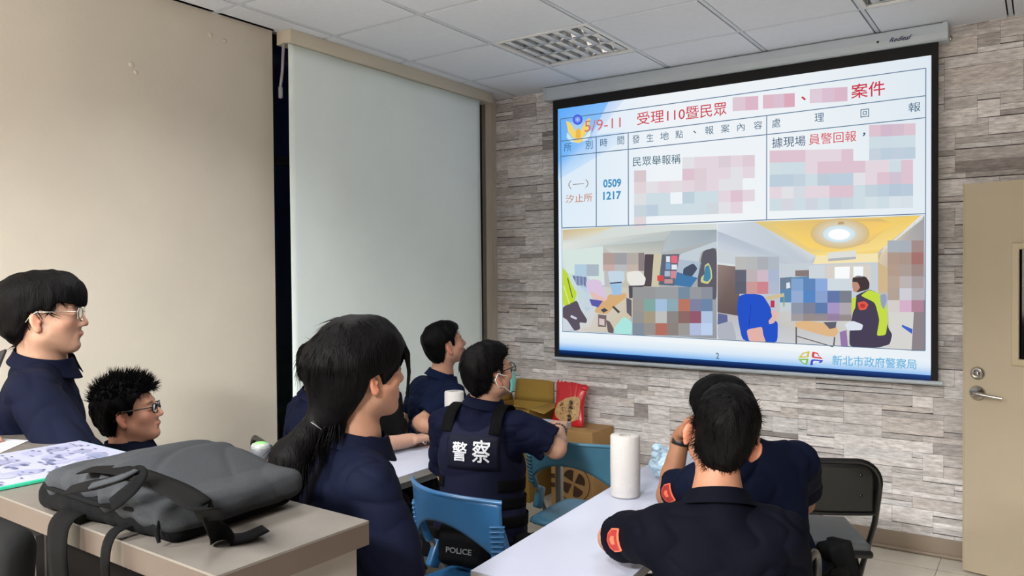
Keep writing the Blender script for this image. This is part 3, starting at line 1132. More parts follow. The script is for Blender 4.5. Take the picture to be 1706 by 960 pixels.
# right photograph: a room with a yellow ceiling
S.poly([(720, 80), (1560, 45), (1563, 597), (720, 549)], [(206, 214, 228), (170, 172, 178), (186, 184, 186), (186, 190, 200)], L1, zb)
S.poly([(870, 72), (1552, 47), (1395, 175), (1370, 200), (1120, 210), (1080, 196)], [(222, 200, 132), (240, 206, 110), (248, 220, 140), (240, 208, 120), (250, 220, 130), (236, 208, 130)], L2, zb)
S.poly([(940, 84), (1130, 66), (1380, 60), (1440, 80), (1330, 160), (1180, 196), (1090, 176)], [(234, 204, 120), (226, 190, 120), (206, 176, 120), (246, 206, 110), (226, 192, 130), (246, 210, 120), (250, 214, 110)], L3, zb)
S.ell(1218, 120, 120, 62, (224, 234, 240), L4, zb, rim=(214, 186, 126))
S.ell(1214, 122, 66, 34, (244, 250, 252), 6, zb, rim=(204, 226, 236))
S.ell(1214, 124, 44, 22, (255, 255, 255), 7, zb)
S.poly([(1208, 84), (1236, 82), (1232, 72), (1212, 72)], (190, 160, 120), 6, zb)
S.poly([(720, 80), (870, 72), (1120, 212), (1085, 240), (960, 214), (720, 140)], [(214, 222, 234), (200, 208, 216), (214, 218, 220), (190, 200, 210), (200, 208, 220), (206, 214, 228)], L3, zb)
S.poly([(720, 110), (1050, 236), (1000, 246), (720, 180)], [(180, 190, 206), (196, 204, 212), (190, 200, 210), (200, 208, 220)], L4, zb)
S.poly([(720, 150), (830, 190), (960, 214), (972, 250), (720, 244)], (202, 210, 216), 5, zb)
S.poly([(1120, 210), (1372, 200), (1372, 236), (1110, 244)], (244, 228, 180), L4, zb)
S.poly([(1166, 198), (1284, 188), (1282, 222), (1170, 232)], (222, 222, 218), 6, zb)
S.poly([(1170, 222), (1283, 214), (1282, 224), (1170, 233)], (178, 180, 182), 7, zb)
S.poly([(972, 246), (1110, 238), (1372, 236), (1372, 450), (972, 480)], (198, 206, 214), L2, zb)
S.poly([(1160, 248), (1342, 246), (1344, 330), (1160, 330)], (214, 208, 198), L4, zb)
S.poly([(1196, 256), (1258, 254), (1256, 306), (1196, 306)], (248, 250, 252), 6, zb)
S.poly([(1272, 254), (1312, 254), (1312, 296), (1272, 300)], (244, 248, 250), 6, zb)
S.poly([(1092, 250), (1156, 248), (1156, 300), (1092, 300)], (206, 214, 220), 5, zb)
S.poly([(1036, 270), (1092, 268), (1092, 294), (1036, 294)], (136, 122, 120), 5, zb)
S.poly([(974, 300), (1092, 294), (1092, 400), (974, 400)], (92, 138, 180), 4, zb)
S.poly([(974, 300), (1024, 296), (1024, 346), (974, 348)], (112, 130, 150), 5, zb)
S.poly([(1000, 320), (1014, 318), (1016, 340), (1000, 344)], (220, 230, 240), 6, zb)
S.poly([(720, 240), (800, 250), (812, 300), (806, 454), (720, 440)], [(150, 132, 126), (130, 112, 108), (108, 90, 88), (100, 86, 84), (106, 92, 92)], 4, zb)
S.poly([(720, 236), (796, 246), (796, 254), (720, 246)], (216, 222, 222), 5, zb)
S.poly([(1395, 175), (1560, 45), (1562, 300), (1410, 260), (1372, 236)], [(226, 216, 196), (160, 160, 166), (176, 170, 166), (200, 190, 178), (220, 206, 180)], L4, zb)
S.poly([(1362, 212), (1552, 62), (1560, 45), (1546, 47)], (228, 232, 236), 5, zb)
S.poly([(1372, 205), (1412, 195), (1412, 360), (1372, 360)], (208, 182, 140), 5, zb)
S.poly([(1410, 360), (1520, 400), (1510, 597), (1420, 588)], (214, 212, 208), 4, zb)
S.poly([(1520, 400), (1562, 390), (1563, 597), (1508, 596)], (140, 132, 136), 5, zb)
S.poly([(1470, 490), (1512, 508), (1510, 528), (1468, 498)], (66, 100, 200), 6, zb)
S.poly([(806, 454), (1372, 400), (1420, 588), (720, 548), (720, 440)], [(196, 190, 180), (214, 214, 214), (210, 212, 212), (200, 202, 208), (186, 184, 188)], 3, zb)
S.poly([(722, 444), (760, 450), (762, 478), (720, 490)], (98, 108, 150), 5, zb)
S.poly([(720, 490), (780, 474), (796, 540), (796, 552), (720, 548)], (176, 180, 192), 5, zb)
S.poly([(915, 376), (990, 362), (992, 376), (920, 392)], (206, 190, 150), 5, zb)
S.line((990, 376), (990, 416), 2, (130, 170, 110), 5, zb)
S.poly([(936, 392), (952, 392), (952, 420), (936, 420)], (190, 60, 80), 6, zb)
# man in blue seen from the side
S.poly([(806, 374), (850, 360), (906, 372), (936, 420), (944, 470), (966, 480), (964, 566), (822, 556), (806, 480), (800, 420)], (40, 84, 200), 6, zb)
S.poly([(838, 510), (902, 498), (906, 530), (918, 562), (848, 558)], (226, 178, 168), 7, zb)
S.line((856, 410), (848, 500), 1.0, (30, 62, 160), 7, zb)
S.poly([(936, 434), (958, 430), (966, 450), (950, 484), (930, 488), (928, 474), (944, 456)], (226, 182, 172), 7, zb)
# desk
S.poly([(1036, 478), (1086, 474), (1200, 490), (1212, 520), (1196, 540), (1150, 534), (1036, 500)], (222, 182, 136), 5, zb)
S.line((1040, 500), (1040, 570), 2.2, (90, 84, 84), 6, zb)
S.line((1196, 540), (1192, 578), 2.2, (90, 84, 84), 6, zb)
S.line((1040, 536), (1190, 580), 1.6, (100, 94, 94), 6, zb)
S.poly([(1150, 480), (1204, 478), (1200, 502), (1176, 508)], (96, 98, 110), 6, zb)
# officer in a bright vest
S.poly([(1268, 300), (1290, 290), (1324, 296), (1338, 320), (1336, 346), (1284, 360), (1268, 340)], (70, 58, 60), 6, zb)
S.poly([(1266, 316), (1290, 318), (1300, 340), (1284, 358), (1272, 356)], (192, 140, 124), 7, zb)
S.poly([(1280, 372), (1336, 346), (1372, 362), (1398, 396), (1412, 500), (1430, 530), (1420, 570), (1370, 584), (1256, 580), (1256, 520), (1270, 440)], (74, 66, 86), 6, zb)
S.poly([(1336, 348), (1372, 362), (1404, 388), (1412, 470), (1404, 532), (1366, 536), (1378, 470), (1360, 400), (1300, 372)], (196, 220, 70), 7, zb)
S.poly([(1264, 384), (1284, 376), (1280, 420), (1266, 450)], (196, 220, 70), 7, zb)
S.poly([(1380, 370), (1404, 364), (1408, 392), (1396, 430), (1384, 410)], (150, 160, 196), 8, zb)
S.poly([(1236, 488), (1270, 474), (1312, 490), (1306, 512), (1250, 514)], (222, 228, 238), 7, zb)
S.poly([(1288, 400), (1318, 394), (1334, 408), (1322, 430), (1296, 432)], (224, 92, 76), 8, zb)
S.ell(1310, 413, 11, 9, (190, 60, 60), 9, zb, n=12)
S.poly([(1216, 520), (1244, 512), (1250, 580), (1222, 578)], (150, 120, 170), 5, zb)
mos2 = [[(130, 164, 206), (98, 134, 186), (142, 170, 220), (206, 218, 224), (206, 216, 222)], [(150, 172, 210), (88, 136, 196), (140, 162, 206), (100, 120, 168), (124, 128, 140)],
        [(142, 150, 170), (126, 130, 150), (96, 124, 170), (168, 150, 196), (176, 168, 176)], [(160, 156, 160), (150, 140, 140), (150, 140, 146), (150, 130, 160), (150, 140, 140)]]
for r, row in enumerate(mos2):
    for q, c in enumerate(row):
        S.rect(1020 + 49 * q, 303 + 49 * r - (6 if r == 3 else 0), 1020 + 49 * (q + 1), 303 + min(49 * (r + 1), 172), c, 9, zb)
for r, row in enumerate([[(186, 186, 184), (182, 184, 186), (172, 176, 182), (176, 184, 196)], [(100, 102, 116), (190, 178, 180), (206, 186, 196), (170, 184, 208)], [(96, 98, 114), (200, 154, 152), (206, 134, 142), (176, 186, 206)]]):
    for q, c in enumerate(row):
        S.rect(793 + 44.5 * q, 214 + 49 * r + (4 if r else 0), 793 + 44.5 * (q + 1), 214 + 49 * (r + 1) + 4, c, 9, zb)
for r, row in enumerate([[(172, 178, 186), (170, 176, 186), (166, 140, 136)], [(176, 152, 138), (172, 150, 140), (166, 116, 112)], [(180, 156, 140), (172, 158, 150), (160, 138, 134)], [(184, 164, 148), (188, 180, 180), (170, 160, 160)], [(178, 162, 150), (206, 206, 212), (180, 176, 180)], [(212, 206, 202), (214, 176, 200), (176, 134, 150)]]):
    for q, c in enumerate(row):
        S.rect(1411 + 48.5 * q, 148 + 48.5 * r, 1411 + 48.5 * (q + 1), 148 + 48.5 * (r + 1), c, 9, zb)
S.b.build('projected_slide', m_slide, scr)
# ------------------------------------------------------------------ furniture and things
m_lam = mat('grey_laminate', (88, 83, 78), 0.42, noise=0.10, scale=26, bump=.02, fine=200)
m_lamedge = mat('brown_edge', (66, 55, 48), 0.5, noise=0.08, scale=14)
m_drawer = mat('drawer_front', (24, 21, 19), .6, noise=.1, scale=16)
m_lamside = mat('concrete_panel', (108, 102, 97), 0.6, noise=0.12, scale=18)
m_tabletop = mat('white_tabletop', (174, 178, 196), 0.28, noise=.015, scale=5)
m_tedge = mat('table_edge', (176, 172, 168), .5)
m_steelgrey = mat('grey_steel', (150, 150, 148), 0.35, metal=.7)
m_blue2 = mat('teal_blue_plastic', (64, 114, 140), 0.32, noise=.05, scale=9, bump=.02, fine=300)
m_blue = mat('blue_plastic', (38, 84, 126), 0.32, noise=.05, scale=9, bump=.02, fine=300)
m_blacktube = mat('black_tube', (18, 18, 19), 0.28)
m_blackpanel = mat('black_panel', (16, 17, 17), 0.35, bump=.03, fine=300)
m_vinyl = mat('grey_vinyl_seat', (74, 78, 80), 0.4, bump=.05, fine=400)
m_paper = mat('white_paper', (160, 160, 166), .8)
m_towel = mat('paper_towel', (186, 183, 182), .95, bump=.25, fine=260)
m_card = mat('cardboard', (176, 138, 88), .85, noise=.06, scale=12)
m_cardd = mat('cardboard_yellowish', (160, 128, 56), .85, noise=.06, scale=12)  # yellower cardboard of the open carton
m_print = mat('brown_print', (74, 52, 36), .9)


# counter ledge
cnt = thing('counter', 'tall grey laminate counter with brown edges in front, carrying the bag', 'counter', (-2.1, .87, 0))
CZ = 1.10
poly = [(-.982, .682), (-.978, .985), (-3.30, 1.062), (-3.30, .745)]
b = MB()
b.prism(poly, CZ - .004, CZ)
b.build('worktop', m_lam, cnt)
b = MB()
b.prism([(p[0] + .0, p[1]) for p in poly], CZ - .042, CZ - .0042)
b.build('edge_band', m_lamedge, cnt)
b = MB()
b.prism([(-.995, .70), (-.992, .968), (-1.015, .969), (-1.018, .70)], 0, CZ - .042)
b.build('end_panel', m_lamside, cnt)
b = MB()
b.prism([(-1.016, .945), (-1.016, .968), (-3.29, 1.04), (-3.29, 1.016)], 0, CZ - .042)
b.build('back_panel', m_lamside, cnt)
b = MB()
b.prism([(-1.555, .716), (-1.555, .955), (-2.35, .98), (-2.35, .74)], .06, CZ - .042)
b.build('pedestal', m_drawer, cnt)
for k in range(3):
    b = MB()
    b.prism([(-1.565, .702), (-1.565, .716), (-2.34, .739), (-2.34, .725)], .08 + k * .325, .395 + k * .325)
    d = b.build('drawer', m_drawer, cnt)
    b = MB()
    b.tube([(-1.88, .71, .35 + k * .325), (-1.88, .69, .35 + k * .325), (-2.02, .694, .35 + k * .325), (-2.02, .714, .35 + k * .325)], .006, 8)
    b.build('drawer_handle', m_steel, d)
# cup left on the floor of the knee hole
b = MB()
b.lathe([(0, 0), (.034, 0), (.040, .11), (.037, .11), (.032, .006), (0, .006)], (-1.30, .93, .62), 28)
b.lathe([(.0385, .055), (.0405, .058), (.0412, .112), (.037, .112)], (-1.30, .93, .62), 28, mi=1)
cup = b.build('paper_cup', [m_paper, mat('cup_red', (150, 34, 30), .5)])
tag(cup, 'white paper cup with a red rim on the shelf under the counter', 'cup')
b = MB()
b.box((-1.285, .83, .61), (.53, .22, .02))
b.build('shelf', mat('dark_shelf', (60, 46, 40), .6), cnt)


def white_table(x0, x1, y0, y1, label, z=.74, rot=0.0):
    t = thing('table', label, 'table', ((x0 + x1) / 2, (y0 + y1) / 2, 0), 'white tables')
    b = MB()
    b.box(((x0 + x1) / 2, (y0 + y1) / 2, z - .002), (x1 - x0, y1 - y0, .004))
    b.build('tabletop', m_tabletop, t)
    b = MB()
    b.box(((x0 + x1) / 2, (y0 + y1) / 2, z - .0165), (x1 - x0, y1 - y0, .024))
    b.build('edge_band', m_tedge, t)
    b = MB()
    i = .05
    for y in (y0 + i, y1 - i):
        b.box(((x0 + x1) / 2, y, z - .048), (x1 - x0 - 2 * i, .025, .04))
    for x in (x0 + i, x1 - i):
        b.box((x, (y0 + y1) / 2, z - .048), (.025, y1 - y0 - 2 * i, .04))
    b.build('frame', m_steelgrey, t)
    for x in (x0 + .04, x1 - .04):
        for y in (y0 + .06, y1 - .06):
            b = MB()
            b.box((x, y, (z - .03) / 2), (.032, .032, z - .03), bev=.003)
            b.build('leg', m_steelgrey, t)
    t.rotation_euler.z = rot
    return t


white_table(-1.320, -.93, 1.66, 3.36, 'white table at the right with the tall paper roll standing on it', rot=.066)
white_table(-2.56, -2.085, 2.16, 3.615, 'white table beside the blind, where the vested person sits')
white_table(-2.42, -1.98, 1.60, 2.08, 'small white table behind the counter under the steel flask')


# ---- chairs
def place_bm(b, name, m, parent, c, h, z=0):
    f = heading(h)
    r = np.array([f[1], -f[0], 0])
    R = np.stack([r, f, [0, 0, 1.]], 1)
    b.v = [tuple(np.asarray(c) + R @ np.array(p)) for p in b.v]
    return b.build(name, m, parent)


def blue_chair(c, h, label, m_blue=m_blue):
    c = np.array([c[0], c[1], 0.])
    t = thing('blue_folding_chair', label, 'chair', c, 'blue plastic folding chairs')
    P = lambda b, n, m, par=None: place_bm(b, n, m, par or t, c, h)

    def back(u, v):
        s = 2 * u - 1
        top = .805 - .012 * s * s
        bot = .700 - .115 * abs(s) ** 2.2
        z = bot + (top - bot) * v
        x = .222 * s * (1 + .02 * v)
        y = -.205 + .085 * s * s - .03 * (v - .4) * (1 - .5 * abs(s))
        return np.array([x, y, z])
    b = MB()
    b.grid(back, 36, 10, thick=.009)
    lip = [back(i / 36, 1) + np.array([0, .004, .001]) for i in range(37)]
    b.tube(lip, .0085, 10)
    bk = P(b, 'backrest', m_blue)
    for s in (-1, 1):
        b = MB()
        for k in range(8):
            z = .715 - k * .0165
            u = .5 + s * (.482 - .006 * k)
            q = back(u, 0)
            b.box((s * (.212 - .001 * k), q[1] - .014 + .003 * k, z), (.052 - .002 * k, .012, .0075), R=rotz(s * .75), bev=.003)
        P(b, 'grip_rib', m_blue, bk)
        b = MB()
        b.tube([(s * .214, -.118, .70), (s * .216, -.095, .62), (s * .215, -.06, .56)], [.013, .017, .014], 10)
        b.box((s * .214, -.03, .50), (.03, .05, .10), R=np.array([[1, 0, 0], [0, .9, .43], [0, -.43, .9]]), bev=.008)
        P(b, 'bracket', m_blue)
        b = MB()
        b.tube([(s * .215, -.06, .57), (s * .212, .02, .43), (s * .210, .21, .012)], .0105, 10)
        P(b, 'front_leg', m_steelgrey)
        b = MB()
        b.tube([(s * .190, .13, .425), (s * .190, -.03, .33), (s * .190, -.24, .012)], .0105, 10)
        P(b, 'rear_leg', m_steelgrey)
        for y in (.215, -.243):
            b = MB()
            b.lathe([(0, 0), (.014, 0), (.015, .03), (.011, .034)], (s * (.210 if y > 0 else .190), y, 0), 14)
            P(b, 'foot_cap', m_dark)
    b = MB()

    def seat(u, v):
        a, e = 2 * u - 1, 2 * v - 1
        k = 1 / max(1e-6, (abs(a) ** 6 + abs(e) ** 6) ** (1 / 6)) * max(abs(a), abs(e)) if (a or e) else 1
        x, y = a * k * .205, e * k * .205 + .01
        m = max(abs(a), abs(e))
        return np.array([x * (1 - .06 * (e > 0) * e), y, .452 - .014 * (1 - m ** 2) - .022 * max(0, m - .86) / .14 + .006 * a * a])
    b.grid(seat, 28, 28, thick=.008)
    P(b, 'seat', m_blue)
    for q in ((.21, .15, .125), (.19, -.19, .10)):
        b = MB()
        b.tube([(-q[0], q[1], q[2]), q], .008, 8)
        P(b, 'stretcher', m_steelgrey)
    return t


c1 = W(730, 862, 2.62)
blue_chair(c1 + heading(44) * .20, 44, 'blue plastic chair under the person in the lettered vest')
c2 = W(940, 781, 3.36)
blue_chair(c2 + heading(30) * .20, 30, 'empty blue plastic chair between the vested person and the white table', m_blue2)


def black_chair(c, h, label, z0=0.0):
    c = np.array([c[0], c[1], z0])
    t = thing('black_folding_chair', label, 'chair', c, 'black steel folding chairs')
    P = lambda b, n, m, par=None: place_bm(b, n, m, par or t, c, h)
    b = MB()
    side = [(.218, .225, .012), (.218, .02, .33), (.218, -.13, .545), (.218, -.175, .66)]
    arc = [(.218 - .085 * (1 - math.cos(a)), -.192 - .006 * math.sin(a), .715 + .085 * math.sin(a)) for a in np.linspace(0, PI / 2, 8)]
    L = side + arc
    path = L + [(-p[0], p[1], p[2]) for p in L[::-1]]
    b.tube(path, .0115, 12)
    P(b, 'frame', m_blacktube)
    b = MB()

    def pan(u, v):
        s = 2 * u - 1
        z = .585 + .205 * v
        lim = .212 if z < .715 else .133 + .079 * math.sqrt(max(0, 1 - ((z - .715) / .083) ** 2))
        return np.array([s * lim, -.152 - .04 * v - .016 * (1 - s * s), z])
    b.grid(pan, 24, 12, thick=.010)
    b.tube([pan(i / 24, 0) for i in range(25)], .007, 8)
    bk = P(b, 'backrest', m_blackpanel)
    b = MB()
    for s in (-1, 1):
        for z in (.66, .745):
            b = MB()
            q = pan(.5 + s * .36, (z - .585) / .205)
            b.lathe([(0, .004), (.006, .003), (.007, 0)], q + np.array([0, -.002, 0]), 12, R=np.array([[1, 0, 0], [0, 0, -1], [0, 1, 0.]]))
            P(b, 'rivet', m_blacktube, bk)
    V, Q = solid([('u', rbox((0, .015, .452), (.197, .185, .017), .015), 0), ('u', el((0, .015, .462), (.175, .165, .014)), .02)], (-.23, -.22, .41), (.23, .25, .50), .007)
    f = heading(h)
    R = np.stack([np.array([f[1], -f[0], 0]), f, [0, 0, 1.]], 1)
    mesh_obj('seat_pad', c + V @ R.T, Q, m_vinyl, t)
    b = MB()
    b.box((0, .015, .428), (.405, .382, .030), bev=.012)
    P(b, 'seat_frame', m_blacktube)
    for s in (-1, 1):
        b = MB()
        b.tube([(s * .196, .125, .425), (s * .196, -.245, .012)], .0105, 10)
        P(b, 'rear_leg', m_blacktube)
        b = MB()
        b.tube([(s * .218, -.10, .50), (s * .204, -.03, .40)], .006, 8)
        P(b, 'hinge_strut', m_blacktube)
    for q in ((.218, .15, .125), (.196, -.19, .075)):
        b = MB()
        b.tube([(-q[0], q[1], q[2]), q], .007, 8)
        P(b, 'stretcher', m_blacktube)
    return t


CH3 = W(1366, 836, 3.05)
ch3 = black_chair(CH3 + heading(8) * .18, 8, 'empty black folding chair before the stone wall, near the door')

# ---- swivel chair
def swivel_chair(c, h, label, seat_z=.46, back_top=.98):
    c = np.array([c[0], c[1], 0.])
    t = thing('office_chair', label, 'chair', c, 'black swivel chairs')
    P = lambda b, n, m, par=None: place_bm(b, n, m, par or t, c, h)
    f = heading(h)
    R = np.stack([np.array([f[1], -f[0], 0]), f, [0, 0, 1.]], 1)
    V, Q = solid([('u', rbox((0, .02, seat_z - .035), (.235, .235, .035), .03), 0), ('u', el((0, .02, seat_z - .01), (.2, .2, .02)), .02)], (-.27, -.25, seat_z - .1), (.27, .29, seat_z + .04), .01)
    mesh_obj('seat', c + V @ R.T, Q, m_belt, t)
    V, Q = solid([('u', rbox((0, -.25, (seat_z + .12 + back_top) / 2), (.215, .03, (back_top - seat_z - .12) / 2), .028), 0), ('d', (lambda P: P[:, 0] ** 2 * 0), 0)], (-.25, -.31, seat_z + .05), (.25, -.18, back_top + .05), .01)
    V[:, 1] += V[:, 0] ** 2 * 1.1 - (V[:, 2] - seat_z) * .10
    mesh_obj('backrest', c + V @ R.T, Q, m_belt, t)
    for s in (-1, 1):
        b = MB()
        b.tube([(s * .24, -.06, seat_z - .04), (s * .285, -.08, seat_z + .06), (s * .285, -.10, seat_z + .17), (s * .27, -.03, seat_z + .225), (s * .265, .10, seat_z + .235), (s * .265, .20, seat_z + .21), (s * .275, .22, seat_z + .12)], [.016, .017, .020, .026, .027, .024, .016], 12)
        P(b, 'armrest', m_dark)
    b = MB()
    b.lathe([(.022, .10), (.022, .24), (.016, .25), (.016, seat_z - .07), (.07, seat_z - .065), (.07, seat_z - .05)], (0, 0, 0), 20)
    P(b, 'column', m_dark)
    for k in range(5):
        a = 2 * PI * k / 5 + .3
        b = MB()
        b.tube([(0, 0, .115), (.29 * math.cos(a), .29 * math.sin(a), .075)], [.026, .015], 8)
        lg = P(b, 'base_arm', m_dark)
        b = MB()
        b.lathe([(0, -.011), (.024, -.011), (.027, 0), (.024, .011), (0, .011)], (.29 * math.cos(a), .29 * math.sin(a), .028), 16, R=np.array([[1, 0, 0], [0, 0, -1], [0, 1, 0.]]))
        P(b, 'caster', m_dark, lg)
    return t


def bar_stool(c, z, label):
    t = thing('stool', label, 'stool', (c[0], c[1], 0), 'round stools behind the counter')
    b = MB()
    b.lathe([(0, z - .05), (.15, z - .05), (.17, z - .035), (.17, z - .015), (.155, z), (0, z)], (c[0], c[1], 0), 32)
    b.build('seat', m_dark, t)
    b = MB()
    b.lathe([(.20, 0), (.20, .012), (.05, .03), (.025, .05), (.025, z - .05)], (c[0], c[1], 0), 28)
    b.build('column', m_steel, t)
    b = MB()
    b.tube([(c[0] + .15 * math.cos(a), c[1] + .15 * math.sin(a), z - .44) for a in np.linspace(0, 2 * PI, 25)[:-1]], .009, 8, closed=True)
    b.tube([(c[0] - .15, c[1], z - .44), (c[0] + .15, c[1], z - .44)], .007, 8)
    b.build('footrest', m_steel, t)
    return t


# ---- things on the tables
def paper_roll(x, y, z, label, h=.215, r=.052):
    t = thing('paper_roll', label, 'paper roll', (x, y, z), 'kitchen paper rolls')
    b = MB()
    pr = [(.0205, .002), (r - .002, 0), (r, .004), (r + .0008, h * .5), (r, h - .004), (r - .003, h), (.0205, h - .0005)]
    b.lathe(pr, (x, y, z), 48)
    b.tube([(x + r * math.cos(2.0), y + r * math.sin(2.0), z + .003), (x + r * math.cos(2.0), y + r * math.sin(2.0), z + h - .003)], .0012, 6)
    b.build('paper', m_towel, t)
    b = MB()
    b.lathe([(.0205, h - .001), (.0205, .001), (.0190, .001), (.0190, h - .001), (.0205, h - .001)], (x, y, z), 32)
    b.build('core', mat('grey_core', (150, 146, 142), .9), t)
    return t


pr = on_level(1045, 832, .74)
pr = pr + heading(0) * .045
paper_roll(pr[0], pr[1], .742, 'tall white paper roll on the table at the right')
pr = W(757, 690, 3.74)
paper_roll(pr[0], pr[1], .742, 'white paper roll standing behind the shoulder of the vested person', h=.232, r=.046)

# crumpled thin plastic bag
m_film = mat('blue_film', (196, 224, 242), .25, trans=.35, alpha=.9, bump=.3, fine=25)
c = on_level(1086, 800, .74)
V, Q = solid([('u', el((0, 0, .05), (.062, .058, .052)), 0), ('u', el((.035, .03, .085), (.045, .03, .04)), .03), ('u', el((-.02, -.01, .10), (.03, .035, .035)), .02), ('i', half((0, 0, .003), (0, 0, -1)), .004),
              ('d', ridged(.012, 45, 4), 0), ('d', ridged(.007, 100, 6), 0)], (-.1, -.1, -.01), (.11, .1, .16), .0045)
o = mesh_obj('plastic_bag', V + np.array([c[0] + .03, c[1] + .05, .742]), Q, m_film)
tag(o, 'crumpled pale blue plastic bag beside the tall paper roll', 'plastic bag')

# steel flask
fl = W(434, 752, 2.6)
t = thing('flask', 'small steel flask with a grey collar and green top', 'flask', (fl[0], fl[1], .74))
b = MB()
b.lathe([(0, 0), (.030, 0), (.032, .004), (.032, .178), (.030, .186)], (fl[0], fl[1], .742), 32)
b.build('flask_body', mat('flask_steel', (200, 190, 186), .25, metal=.9), t)
b = MB()
b.lathe([(.031, .184), (.0335, .187), (.0335, .213), (.031, .219)], (fl[0], fl[1], .742), 32)
b.build('collar', mat('flask_grey', (92, 94, 100), .5), t)
b = MB()
b.lathe([(.031, .217), (.031, .226), (.026, .233), (0, .234)], (fl[0], fl[1], .742), 32)
lid = b.build('lid', mat('flask_lid', (140, 146, 142), .35), t)
b = MB()
b.lathe([(.0, .2375), (.017, .2365), (.018, .2335)], (fl[0], fl[1], .742), 24)
b.build('lid_button', mat('flask_green', (112, 206, 96), .4), lid)
v, f = text_mesh('S', .02)
v = (v - v.min(0)) / (v.max(0) - v.min(0))
b = MB()
fo = math.atan2(-fl[1], -fl[0])
b.add([(fl[0] + .0325 * math.cos(fo + .55 + (q[1] - .5) * .5), fl[1] + .0325 * math.sin(fo + .55 + (q[1] - .5) * .5), .742 + .120 + q[0] * .025) for q in v], f)
b.build('mark', m_dark, t)

# printed map on a green-edged board
m_map = mat('map_paper', (222, 222, 236), .6, attr='col')
bc, bw, bh = np.array([-1.905, .842]), .335, .385
t = thing('map_board', 'printed street map on a thin green-edged board on the counter', 'map', (bc[0], bc[1], CZ))
b = MB()
b.box((bc[0], bc[1], CZ + .0045), (bw, bh, .007), R=rotz(-.03), bev=.001)
b.build('board', mat('green_acrylic', (46, 160, 126), .2, spec=.6), t)
b = MB()
Rm = rotz(-.03)


def mp(u, v, z):
    q = Rm @ np.array([(u - .5) * (bw - .006), (v - .5) * (bh - .006), 0])
    return np.array([bc[0] + q[0], bc[1] + q[1], CZ + .0085 + z])


b.add([mp(0, 0, 0), mp(1, 0, 0), mp(1, 1, 0), mp(0, 1, 0)], [(0, 1, 2, 3)], 0, lin((128, 130, 152)))
r2 = np.random.default_rng(5)
for k in range(26):
    u, v, w, q = r2.uniform(.02, .8), r2.uniform(.02, .85), r2.uniform(.08, .22), r2.uniform(.08, .2)
    n = 9
    zk = .00012 + k * .00002
    b.add([mp(min(.99, max(.01, u + w * (.5 + .5 * math.cos(a)))), min(.99, max(.01, v + q * (.5 + .5 * math.sin(a)))), zk) for a in np.linspace(0, 2 * PI, n + 1)[:-1]], [tuple(range(n))], 0, lin(tuple(int(gq) + x for gq in (r2.choice([104, 111, 118]),) for x in (0, 2, 26))))
for k in range(95):
    u, v = r2.uniform(.05, .95), r2.uniform(.03, .97)
    w, q = r2.uniform(.012, .055), r2.uniform(.008, .02)
    if .35 < u < .6 and .3 < v < .75:
        w *= 1.8
        q *= 1.6
    u, v = min(u, .98 - w), min(v, .98 - q)
    zk = .0007 + k * .00001
    b.add([mp(u, v, zk), mp(u + w, v, zk), mp(u + w, v + q, zk), mp(u, v + q, zk)], [(0, 1, 2, 3)], 0, lin(tuple(int(x) for x in r2.choice([[52, 57, 84], [70, 75, 104], [92, 96, 122]]))))
b.add([mp(.62, .80, .0019), mp(.94, .80, .0019), mp(.94, .86, .0019), mp(.62, .86, .0019)], [(0, 1, 2, 3)], 0, lin((88, 98, 124)))
b.build('map_sheet', m_map, t)

# note paper, cable and pen at the left end
b = MB()
q0 = [on_level(48, 735, CZ), on_level(0, 731, CZ), on_level(-60, 742, CZ), on_level(2, 755, CZ)]
b.prism([(p[0], p[1]) for p in q0], CZ + .0005, CZ + .0015)
tag(b.build('note_paper', m_paper), 'blank white sheet of paper at the far left of the counter', 'paper')
cb = [on_level(-40, 705, CZ + .02), on_level(-10, 702, CZ + .03), on_level(8, 703, CZ + .02), on_level(24, 706, CZ + .008), on_level(36, 713, CZ + .004), on_level(30, 720, CZ + .003)]
b = MB()
pts = []
for i in range(len(cb) - 1):
    for q in range(6):
        s = q / 6
        pts.append(cb[i] * (1 - s) + cb[i + 1] * s)
b.tube(pts, .002, 6)
tag(b.build('cable', m_dark), 'thin dark cable curling on the counter above the blank sheet', 'cable')
# laptop, only its corner in view
lt = thing('laptop', 'dark laptop lid, only a corner showing behind the seated tall person', 'laptop', (-2.95, .93, CZ))
b = MB()
cr = W(12, 584, 2.52)
LX = np.array([cr[0], cr[1], cr[2]])
dn = W(1, 611, 2.47) - cr
dn = unit_dn = dn / np.linalg.norm(dn)
lf = np.array([-1, -.12, 0.02])
nn_ = np.cross(lf, dn)
nn_ /= np.linalg.norm(nn_)
lf = np.cross(dn, nn_)
ll = (cr[2] - CZ - .012) / -dn[2]
b.prism([(0, 0), (.32, 0), (.32, ll), (0, ll)], 0, .008, (LX, lf / np.linalg.norm(lf), dn, nn_))
b.build('lid', mat('laptop_dark', (46, 46, 50), .4, metal=.3), lt)
hb = LX + dn * ll
b = MB()
Lh = lf / np.linalg.norm(lf)
L2 = np.array([Lh[0], Lh[1], 0])
L2 /= np.linalg.norm(L2)
b.prism([(0, 0), (.32, 0), (.32, .22), (0, .22)], 0, .012, (np.array([hb[0], hb[1], CZ + .001]), L2, np.array([L2[1], -L2[0], 0]) * (-1 if -L2[0] > 0 else 1), np.array([0, 0, 1.])))
b.build('keyboard_base', mat('laptop_base', (60, 60, 64), .4, metal=.3), lt)

# papers on the far table
b = MB()
pq = [on_level(640, 752, .742), on_level(718, 742, .742), on_level(738, 734, .742), on_level(672, 738, .742)]
b.prism([(p[0], p[1]) for p in pq], .7405, .7418)
tag(b.build('paper_sheet', m_paper), 'white sheet under the writing hand on the far table', 'paper')


